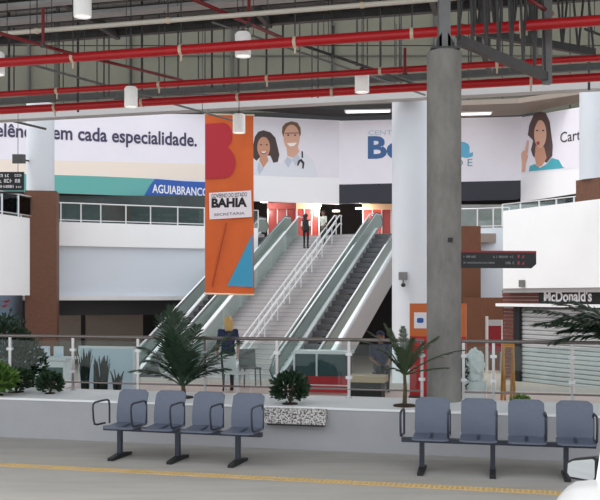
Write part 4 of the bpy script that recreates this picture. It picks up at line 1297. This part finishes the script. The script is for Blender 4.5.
# totem
t = thing('sign_totem', 'orange and red sign totem behind the concrete column', 'sign', wall_pt(438, 18.2), RZ)
MB().box(-0.56, 0.56, -0.08, 0.08, 1.26, 1.92).build('upper_panel', mat('totem_orange', rgb(214,110,48), 0.5), t)
MB().box(-0.56, 0.56, -0.08, 0.08, 0.06, 1.26).build('lower_panel', mat('totem_red', rgb(192,34,40), 0.5), t)
MB().box(-0.58, 0.58, -0.1, 0.1, 0.0, 0.06).build('plinth', M_steel, t)
MB().box(-0.47, -0.22, -0.09, -0.08, 1.42, 1.74).build('notice', PW, t)
n_ = MB(); n_.prism_y(rounded(0.13, 0.10, 0.03), -0.096, -0.09); o = n_.build('blue_mark', BLUE, t); o.location = (-0.345, 0, 1.53)
# cafe chair
def chair(label, px, b, rz, m):
    t = thing('plastic_chair', label, 'chair', wall_pt(px, b), rz)
    MB().box(-0.21, 0.21, -0.21, 0.21, 0.42, 0.45).build('seat', m, t)
    MB().prism_x([(0.19,0.45),(0.215,0.45),(0.27,0.85),(0.245,0.85)], -0.20, 0.20).build('backrest', m, t)
    for x, y in ((-0.18,-0.18),(0.18,-0.18),(0.18,0.18),(-0.18,0.18)):
        MB().tube([(x*1.1,y*1.1,0),(x,y,0.43)], 0.017, 6).build('leg', m, t)
    return t
chair('white plastic chair behind the railing right of the bushy palm', 238, 18.2, RZ+2.6, M_whitemet)
chair('grey plastic chair nearer the stairs behind the railing', 250, 19.6, RZ+0.6, M_midsteel)
# white wrapped sack and planter
t = thing('covered_planter', 'white plastic covered plant on a pale box behind the right railing', 'planter', wall_pt(474, 15.4), RZ)
MB().prism_z(rounded(0.40, 0.36, 0.05), 0.0, 0.62).build('box', M_white, t)
r = random.Random(9); mb = MB(); seg, rings = 16, 10
vs_ = []; fs_ = []
for i in range(rings+1):
    th = math.pi*i/rings
    for k in range(seg):
        a = 2*math.pi*k/seg; q = r.uniform(0.75, 1.12)
        vs_.append((0.19*q*math.sin(th)*math.cos(a), 0.18+0.17*q*math.sin(th)*math.sin(a), 0.88+0.30*math.cos(th)*q))
for i in range(rings):
    for k in range(seg):
        k2 = (k+1) % seg; fs_.append((i*seg+k, (i+1)*seg+k, (i+1)*seg+k2, i*seg+k2))
mb.add(vs_, fs_); mb.build('cover', M_white, t)
fol = MB()
for i in range(150):
    a = r.uniform(0,6.28); z = r.uniform(0.45,1.02); p = Vector((-0.20+0.10*math.cos(a)*r.random(), -0.02+0.08*math.sin(a), z)); d = Vector((r.uniform(-1,1), r.uniform(-1,0.3), r.uniform(-.2,1))).normalized(); s = d.cross(Vector((0,1,0.2))).normalized()
    fol.add([p, p+d*0.05+s*0.016, p+d*0.1, p+d*0.05-s*0.016], [(0,1,2),(0,2,3)])
fol.build('foliage', M_bush, t, kind='stuff')
# orange folding stand
t = thing('folding_stand', 'orange folding wooden stand behind the right railing', 'stand', wall_pt(507, 15.3), RZ+0.3)
OW = mat('orange_wood', rgb(204,138,60), 0.55, var=0.1)
for x in (-0.06, 0.10):
    MB().bar((x,-0.12,0), (x,0.0,1.30), 0.05, 0.03).build('front_leg', OW, t)
    MB().bar((x,0.16,0), (x,0.0,1.30), 0.05, 0.03).build('rear_leg', OW, t)
MB().box(-0.08, 0.12, -0.03, 0.03, 1.22, 1.30).build('top_bar', OW, t)
MB().box(-0.06, 0.10, -0.10, -0.07, 0.45, 0.50).build('rung', OW, t)

# ================================================================ PEOPLE
def capsule_into(mb, p0, p1, r0, r1, seg=12):
    p0 = Vector(p0); p1 = Vector(p1)
    d = (p1-p0)
    L = d.length
    dn = d.normalized() if L > 1e-6 else Vector((0,0,1))
    pts = []; rs = []
    for k in (-0.98, -0.75, -0.4, 0.0):
        pts.append(p0 + dn*(k*r0)); rs.append(r0*math.sqrt(max(0.02, 1-k*k)))
    for k in (0.0, 0.4, 0.75, 0.98):
        pts.append(p1 + dn*(k*r1)); rs.append(r1*math.sqrt(max(0.02, 1-k*k)))
    mb.tube(pts, rs, seg)

def person(label, loc, rz, J, mats, hair=None, height=1.68, extras=None):
    """J: joint positions for a 1.75 m figure facing -y. mats: tag -> material"""
    s = height/1.75
    t = thing('person', label, 'person', loc, rz)
    segs = []
    def seg(a, b, r0, r1, tag):
        segs.append((Vector(a)*s, Vector(b)*s, r0*s, r1*s, tag))
    hip, chest, neck, head = J['hip'], J['chest'], J['neck'], J['head']
    V = Vector
    seg(V(hip)+V((-0.06,0,0)), V(hip)+V((0.06,0,0)), 0.115, 0.115, 'pants')
    mid = V(hip).lerp(V(chest), 0.5)
    for dx in (-0.05, 0.05):
        seg(V(hip)+V((dx,0,0.04)), mid+V((dx*0.9,0,0)), 0.112, 0.108, 'shirt')
        seg(mid+V((dx*0.9,0,0)), V(chest)+V((dx*1.5,0,0)), 0.108, 0.118, 'shirt')
    seg(V(chest), V(neck)+V((0,0,-0.02)), 0.095, 0.06, 'shirt')
    seg(V(neck)+V((0,0,-0.04)), V(head)+V((0,0.01,-0.06)), 0.05, 0.048, 'skin')
    hd = V(head)
    seg(hd+V((0,0.02,0.03)), hd+V((0,0.015,0.05)), 0.092, 0.090, 'skin')
    seg(hd+V((0,-0.02,-0.05)), hd+V((0,-0.015,0.02)), 0.058, 0.076, 'skin')
    seg(hd+V((0,-0.085,0.01)), hd+V((0,-0.105,-0.015)), 0.012, 0.016, 'skin')       # nose
    for sx in (-1, 1):
        seg(hd+V((sx*0.088,0.015,0.02)), hd+V((sx*0.088,0.015,-0.015)), 0.016, 0.012, 'skin')  # ears
        side = 'l' if sx < 0 else 'r'
        sh, el, wr = V(J['sh'+side]), V(J['el'+side]), V(J['wr'+side])
        seg(V(chest)+V((0,0,0.04)), sh, 0.08, 0.062, 'shirt')
        seg(sh, el, 0.055, 0.042, 'sleeve')
        seg(el, wr, 0.042, 0.029, 'arm')
        d = (wr-el).normalized()
        out = V((sx,0,0)); out = (out - d*out.dot(d)).normalized(); fw = d.cross(out)
        palm_end = wr + d*0.085
        for q in (-0.022, 0.0, 0.022): seg(wr+fw*q*0.6, palm_end+fw*q, 0.018, 0.016, 'skin')
        for q, fl in ((-0.034,0.065),(-0.012,0.078),(0.011,0.074),(0.033,0.058)):
            f0 = palm_end+fw*q; f1 = f0 + d*fl*0.55 - out*0.012; f2 = f1 + d*fl*0.42 - out*0.028
            seg(f0, f1, 0.0095, 0.009, 'skin'); seg(f1, f2, 0.009, 0.0075, 'skin')
        th0 = wr + d*0.03 + fw*0.03*(-1); th1 = th0 - fw*0.035 + d*0.03 - out*0.01; th2 = th1 + d*0.035 - fw*0.008 - out*0.012
        seg(th0, th1, 0.013, 0.011, 'skin'); seg(th1, th2, 0.011, 0.009, 'skin')
        hp, kn, an = V(J['hp'+side]), V(J['kn'+side]), V(J['an'+side])
        seg(hp, kn, 0.086, 0.058, 'pants'); seg(kn, an, 0.056, 0.040, 'pants')
        seg(an+V((0,0.02,-0.035)), an+V((0,-0.15,-0.05)), 0.040, 0.032, 'shoe')
    mb = MB()
    for a, b, r0, r1, tg in segs:
        capsule_into(mb, a, b, r0, r1, 12)
    me = mb.mesh('body', [])
    tmp = bpy.data.objects.new('body', me); C.objects.link(tmp)
    md = tmp.modifiers.new('remesh', 'REMESH'); md.mode = 'VOXEL'; md.voxel_size = 0.0085
    sm_ = tmp.modifiers.new('smooth', 'SMOOTH'); sm_.factor = 0.5; sm_.iterations = 3
    dg = bpy.context.evaluated_depsgraph_get()
    me2 = bpy.data.meshes.new_from_object(tmp.evaluated_get(dg))
    bpy.data.objects.remove(tmp); bpy.data.meshes.remove(me)
    me2.name = 'body'
    tags = ['skin', 'shirt', 'sleeve', 'arm', 'pants', 'shoe']
    me2.materials.clear()
    for tg in tags: me2.materials.append(mats[tg])
    n = len(me2.polygons)
    cen = np.empty(n*3); me2.polygons.foreach_get('center', cen); cen = cen.reshape(-1,3)
    best = np.full(n, 1e9); idx = np.zeros(n, dtype=np.int32)
    for a, b, r0, r1, tg in segs:
        a = np.array(a); b = np.array(b); ab_ = b-a
        k = np.clip(((cen-a)@ab_)/max(1e-9, ab_@ab_), 0, 1)
        dd = np.linalg.norm(cen-(a+k[:,None]*ab_), axis=1) - (r0+(r1-r0)*k)
        m = dd < best; best[m] = dd[m]; idx[m] = tags.index(tg)
    me2.polygons.foreach_set('material_index', idx)
    me2.polygons.foreach_set('use_smooth', np.ones(n, dtype=bool))
    link('body', me2, t)
    hd = hd*s
    eye_m = mat('dark_eye', rgb(30,26,26), 0.3); lip_m = mat('lip', rgb(150,84,78), 0.5)
    for sx in (-1, 1):
        o = MB().ellipsoid((0,0,0), (0.013*s,0.008*s,0.008*s), 8, 6).build('eye', eye_m, t, smooth=True); o.location = hd+V((sx*0.032,-0.076,0.022))*s
    o = MB().ellipsoid((0,0,0), (0.024*s,0.008*s,0.007*s), 8, 6).build('mouth', lip_m, t, smooth=True); o.location = hd+V((0,-0.078,-0.045))*s
    if hair:
        hm, kind = hair
        mb = MB()
        # cap of hair over crown, back and sides
        vs_ = []; fs_ = []; seg_, rg = 20, 10
        for i in range(rg+1):
            th = math.pi*0.62*i/rg
            for k in range(seg_):
                a = 2*math.pi*k/seg_
                front = max(0, -math.sin(a))
                tt = th*(1-0.42*front)
                vs_.append((0.102*math.sin(tt)*math.cos(a)*s, (0.02+0.110*math.sin(tt)*math.sin(a))*s, (0.045+0.105*math.cos(tt))*s))
        for i in range(rg):
            for k in range(seg_):
                k2 = (k+1) % seg_; fs_.append((i*seg_+k, (i+1)*seg_+k, (i+1)*seg_+k2, i*seg_+k2))
        mb.add(vs_, fs_)
        if kind == 'long':
            for q in (-0.07,-0.035,0.0,0.035,0.07):
                mb.tube([(q*s,0.10*s,0.06*s),(q*1.1*s,0.125*s,-0.06*s),(q*s,0.12*s,-0.2*s)], [0.03*s,0.034*s,0.012*s], 8)
        if kind == 'cap':
            mb.prism_z([(x*s, y*s) for x, y in [(-0.085,-0.06),(-0.06,-0.16),(0.06,-0.16),(0.085,-0.06)]], 0.06*s, 0.075*s)
        o = mb.build('cap' if kind == 'cap' else 'hair', hm, t, smooth='auto'); o.location = hd
    if extras: extras(t, s)
    return t

def stand_pose(stride=0.12, arm=0.10, lean=0.0, kneebend=0.0):
    return dict(hip=(0,0,0.93), chest=(0,lean,1.30), neck=(0,lean*1.1,1.46), head=(0,lean*1.2-0.01,1.61),
        shl=(-0.185,lean,1.40), ell=(-0.235,lean+0.05+arm*0.5,1.12), wrl=(-0.225,lean-0.05+arm,0.88),
        shr=(0.185,lean,1.40), elr=(0.235,lean+0.05-arm*0.5,1.12), wrr=(0.225,lean-0.09-arm,0.90),
        hpl=(-0.09,0,0.90), knl=(-0.10,-stride*0.6-kneebend,0.50), anl=(-0.10,-stride*0.5+0.02,0.085),
        hpr=(0.09,0,0.90), knr=(0.10,stride*0.25-0.03,0.50), anr=(0.10,stride,0.085))
skinA = mat('skin_brown', rgb(140,96,74), 0.6); skinB = mat('skin_light', rgb(200,150,124), 0.6)
blk = mat('black_cloth', rgb(30,30,34), 0.8); wht = mat('white_cloth', rgb(226,226,226), 0.8)
grn = mat('grey_green_cloth', rgb(108,118,104), 0.8); lgt = mat('pale_shirt_cloth', rgb(200,206,196), 0.8); nvy = mat('navy_cloth', rgb(40,48,84), 0.8)
jean = mat('dark_jeans', rgb(48,52,66), 0.8)
hairD = mat('dark_hair', rgb(30,24,22), 0.7); hairB = mat('blond_hair', rgb(206,172,112), 0.7)
P2 = lambda c, t: sp(c, t)
def step_z(t):
    i = math.floor((t+TOT)/RUN)
    return HALLZ + (i+1)*RISE/NST
def backpack(t, s):
    MB().prism_y([(-0.15*s,0.95*s),(0.15*s,0.95*s),(0.16*s,1.30*s),(0.10*s,1.42*s),(-0.10*s,1.42*s),(-0.16*s,1.30*s)], 0.11*s, 0.26*s).build('backpack', blk, t)
# two people on the stairs
tt = -1.35; cpos = -1.0
p = sp(cpos, tt, step_z(tt))
J = stand_pose(0.0, 0.05); J.update(anr=(0.10,0.02,0.085), knr=(0.10,-0.01,0.5))
person('person in black with white sleeves and dark hair at the stair top', p, SRZ+math.pi, J, dict(skin=skinA, shirt=blk, sleeve=wht, arm=skinA, pants=blk, shoe=blk), (hairD, 'long'), 1.66)
tt = -1.1; p = sp(-0.62+0.7-0.3, tt, step_z(tt))
J = stand_pose(0.0, 0.16); J.update(anr=(0.10,0.02,0.085), knr=(0.10,-0.01,0.5))
person('person in a pale shirt and dark green trousers beside the stair handrail', p, SRZ-0.35, J, dict(skin=skinA, shirt=lgt, sleeve=lgt, arm=skinA, pants=mat('dark_green_cloth', rgb(62,72,64), 0.8), shoe=blk), (hairD, 'short'), 1.62)
# blond person behind the bushy palm
p = wall_pt(228, 18.6)
person('blond person in a navy top behind the bushy palm', p, RZ+math.pi+0.5, stand_pose(0.10, 0.10), dict(skin=skinB, shirt=nvy, sleeve=nvy, arm=skinB, pants=jean, shoe=blk), (hairB, 'long'), 1.63)
# seated person with a cap
p = wall_pt(381, 19.6)
Js = dict(hip=(0,0.12,0.52), chest=(0,0.16,0.90), neck=(0,0.13,1.06), head=(0,0.09,1.21),
    shl=(-0.185,0.15,1.00), ell=(-0.23,0.10,0.74), wrl=(-0.14,-0.14,0.64), shr=(0.185,0.15,1.00), elr=(0.23,0.10,0.74), wrr=(0.14,-0.14,0.64),
    hpl=(-0.09,0.08,0.52), knl=(-0.11,-0.34,0.52), anl=(-0.11,-0.34,0.085), hpr=(0.09,0.08,0.52), knr=(0.11,-0.34,0.52), anr=(0.11,-0.30,0.085))
person('seated person in navy with a dark cap beside the white column', p, RZ+0.3, Js, dict(skin=skinA, shirt=nvy, sleeve=nvy, arm=skinA, pants=jean, shoe=blk), (mat('navy_cap', rgb(34,40,62), 0.8), 'cap'), 1.68)
pp = wall_pt(381, 19.6)
t = thing('stool', 'plain dark stool under the seated person in navy', 'stool', pp, RZ+0.3)
MB().lathe([(0.18,0.35),(0.18,0.385)], (0,0.13,0), 20).build('seat', M_steel, t, smooth='auto')
for a in range(4):
    an = math.radians(45+90*a)
    MB().tube([(0.17*math.cos(an),0.13+0.17*math.sin(an),0),(0.12*math.cos(an),0.13+0.12*math.sin(an),0.36)], 0.014, 6).build('leg', M_steel, t)

# ================================================================ WHITE CAR
CARW = mat('white_car_paint', rgb(240,241,242), 0.22, spec=0.6)
CARG = mat('car_glass', rgb(30,34,38), 0.08)
def car(mx, my, heading, label):
    # local: x forward, y left; the left mirror sits at (mx, my)
    rz = math.atan2(heading[1], heading[0])
    fx, wy = 0.62, 0.93         # mirror position in the car frame
    h = Vector((math.cos(rz), math.sin(rz), 0)); l = Vector((-h.y, h.x, 0))
    o0 = Vector((mx, my, 0)) - h*fx - l*wy
    t = thing('pickup_truck', label, 'car', o0, rz)
    HW = 0.84
    st_ = [(-2.02,0.72,0.90,0.30),(-1.92,0.88,0.98,0.24),(-1.5,0.94,1.04,0.20),(-0.7,0.955,1.04,0.18),(-0.32,0.955,1.02,0.18),(-0.12,0.925,0.95,0.18),(0.1,0.87,0.91,0.18),(0.7,0.85,0.90,0.18),(1.2,0.82,0.88,0.20),(1.7,0.78,0.80,0.22),(2.0,0.66,0.68,0.28),(2.06,0.5,0.60,0.34)]
    rows = []
    for x, w, zb, z0 in st_:
        half = [(w*0.90,z0),(w*0.985,z0+0.12),(w*1.0,z0+(zb-z0)*0.5),(w*0.985,zb-0.13),(w*0.95,zb-0.035),(w*0.90,zb-0.002),(w*0.8,zb+0.015),(w*0.45,zb+0.04),(0,zb+0.05)]
        ring = [(x, y, z) for y, z in half] + [(x, -y, z) for y, z in reversed(half[:-1])]
        rows.append(ring)
    n = len(rows[0]); mb = MB()
    vs_ = [p for r_ in rows for p in r_]; fs_ = []
    for i in range(len(rows)-1):
        for k in range(n-1):
            fs_.append((i*n+k, i*n+k+1, (i+1)*n+k+1, (i+1)*n+k))
        fs_.append((i*n+n-1, i*n, (i+1)*n, (i+1)*n+n-1))
    fs_ += [tuple(range(n)), tuple((len(rows)-1)*n+k for k in reversed(range(n)))]
    mb.add(vs_, fs_); body = mb.build('body', CARW, t, smooth='auto')
    # greenhouse
    g = MB(); rows = []
    for x, w, z in ((-0.25,0.70,0.94),(-0.20,0.66,1.38),(0.0,0.67,1.43),(0.25,0.66,1.40),(0.98,0.70,0.92)):
        rows.append([(x, s_*w, z) for s_ in (1,-1)])
    base = [(-0.25,0.74),(-0.20,0.76),(0.0,0.78),(0.25,0.78),(0.98,0.72)]
    vs_ = []; fs_ = []
    for i in range(5):
        (x, y1, z1), (x_, y2, z2) = rows[i]
        vs_ += [(x, base[i][1], 0.90), (x, y1, z1), (x, y2, z2), (x, -base[i][1], 0.90)]
    for i in range(4):
        for k in range(3): fs_.append((4*i+k, 4*(i+1)+k, 4*(i+1)+k+1, 4*i+k+1))
        fs_.append((4*i+3, 4*(i+1)+3, 4*(i+1), 4*i))
    fs_ += [(0,1,2,3), (19,18,17,16)]
    g.add(vs_, fs_); g.build('cabin_glass', CARG, t)
    rfm = MB(); vs_ = []; fs_ = []
    rr = [(-0.24,0.655,1.39),(-0.12,0.68,1.43),(0.02,0.685,1.45),(0.22,0.67,1.42)]
    for x, w, z in rr: vs_ += [(x, w, z), (x, w*0.5, z+0.03), (x, -w*0.5, z+0.03), (x, -w, z), (x, -w, z-0.05), (x, w, z-0.05)]
    for i in range(3):
        for k in range(6): fs_.append((6*i+k, 6*i+(k+1)%6, 6*(i+1)+(k+1)%6, 6*(i+1)+k))
    fs_ += [tuple(range(6)), tuple(18+k for k in reversed(range(6)))]
    rfm.add(vs_, fs_); rfm.build('roof', CARW, t, smooth='auto')
    for s_ in (1, -1):
        MB().bar((0.22,s_*0.68,1.40), (0.98,s_*0.735,0.91), 0.05, 0.06).build('pillar', CARW, t)
        MB().bar((-0.20,s_*0.67,1.38), (-0.24,s_*0.73,0.93), 0.08, 0.06).build('pillar', CARW, t)
        MB().bar((0.05,s_*0.79,0.915), (0.75,s_*0.785,0.905), 0.02, 0.03).build('window_seal', M_rubber, t)
        for x in (0.2,): MB().box(x-0.09, x+0.09, s_*0.84-0.012, s_*0.84+0.018, 0.74, 0.765).build('door_handle', CARW, t)
        for x in (1.28, -1.22):
            wv = MB(); wv.lathe([(0.14,-0.1),(0.27,-0.1),(0.30,-0.07),(0.30,0.07),(0.27,0.10),(0.14,0.10)], seg=28)
            wo = wv.build('wheel', M_rubber, t, smooth='auto'); wo.matrix_local = Matrix.Translation((x, s_*0.77, 0.30)) @ Matrix.Rotation(math.radians(90), 4, 'X')
            hb = MB().lathe([(0.19,-0.108),(0.19,0.108)], seg=20).build('hub_cap', M_inox, wo)
        MB().ellipsoid((1.93,s_*0.52,0.62), (0.10,0.16,0.07)).build('headlamp', M_whitemet, t, smooth=True)
        MB().ellipsoid((-1.93,s_*0.62,0.74), (0.06,0.12,0.10)).build('tail_lamp', mat('tail_lamp_red', rgb(150,20,24), 0.2), t, smooth=True)
        # door mirror
        mr = MB()
        pts = [(-0.105,-0.045),(-0.085,-0.075),(0.09,-0.088),(0.105,-0.06),(0.105,0.072),(0.09,0.085),(-0.06,0.055),(-0.10,0.03)]
        mo = MB().prism_x([(q*-s_*-1, z) for q, z in pts], -0.02, 0.0).build('mirror_rim', M_rubber, t)
        sh_ = MB(); ring0 = [(0.0, q, z) for q, z in pts]; ring1 = [(0.09, q*0.9, z*0.9) for q, z in pts]; ring2 = [(0.14, q*0.5, z*0.5) for q, z in pts]
        n8 = len(pts)
        sh_.add(ring0+ring1+ring2, [(i, (i+1)%n8, n8+(i+1)%n8, n8+i) for i in range(n8)] + [(n8+i, n8+(i+1)%n8, 2*n8+(i+1)%n8, 2*n8+i) for i in range(n8)] + [tuple(2*n8+i for i in range(n8))])
        so = sh_.build('mirror_shell', M_rubber, mo, smooth='auto')
        gl_ = MB().prism_x([(q*0.86, z*0.82) for q, z in pts], -0.026, -0.02).build('mirror_glass', mat('mirror_silver', rgb(220,228,236), 0.03, metal=1.0), mo)
        # outer (narrow) end points away from the car
        flip = Matrix.Scale(-1, 4, (0,1,0)) if s_ > 0 else Matrix.Identity(4)
        mo.matrix_local = Matrix.Translation((fx, s_*wy, 0.925)) @ Matrix.Rotation(math.radians(-10*s_), 4, 'Z') @ flip
        MB().bar((fx+0.06, s_*0.78, 0.90), (fx+0.04, s_*(wy-0.06), 0.88), 0.10, 0.05).build('mirror_arm', M_rubber, t)
    return t
pm0 = at(582, 468, 6.0)
car(pm0.x, pm0.y, (0.40, 0.9165), 'white pickup with a black rimmed door mirror at the lower right corner')
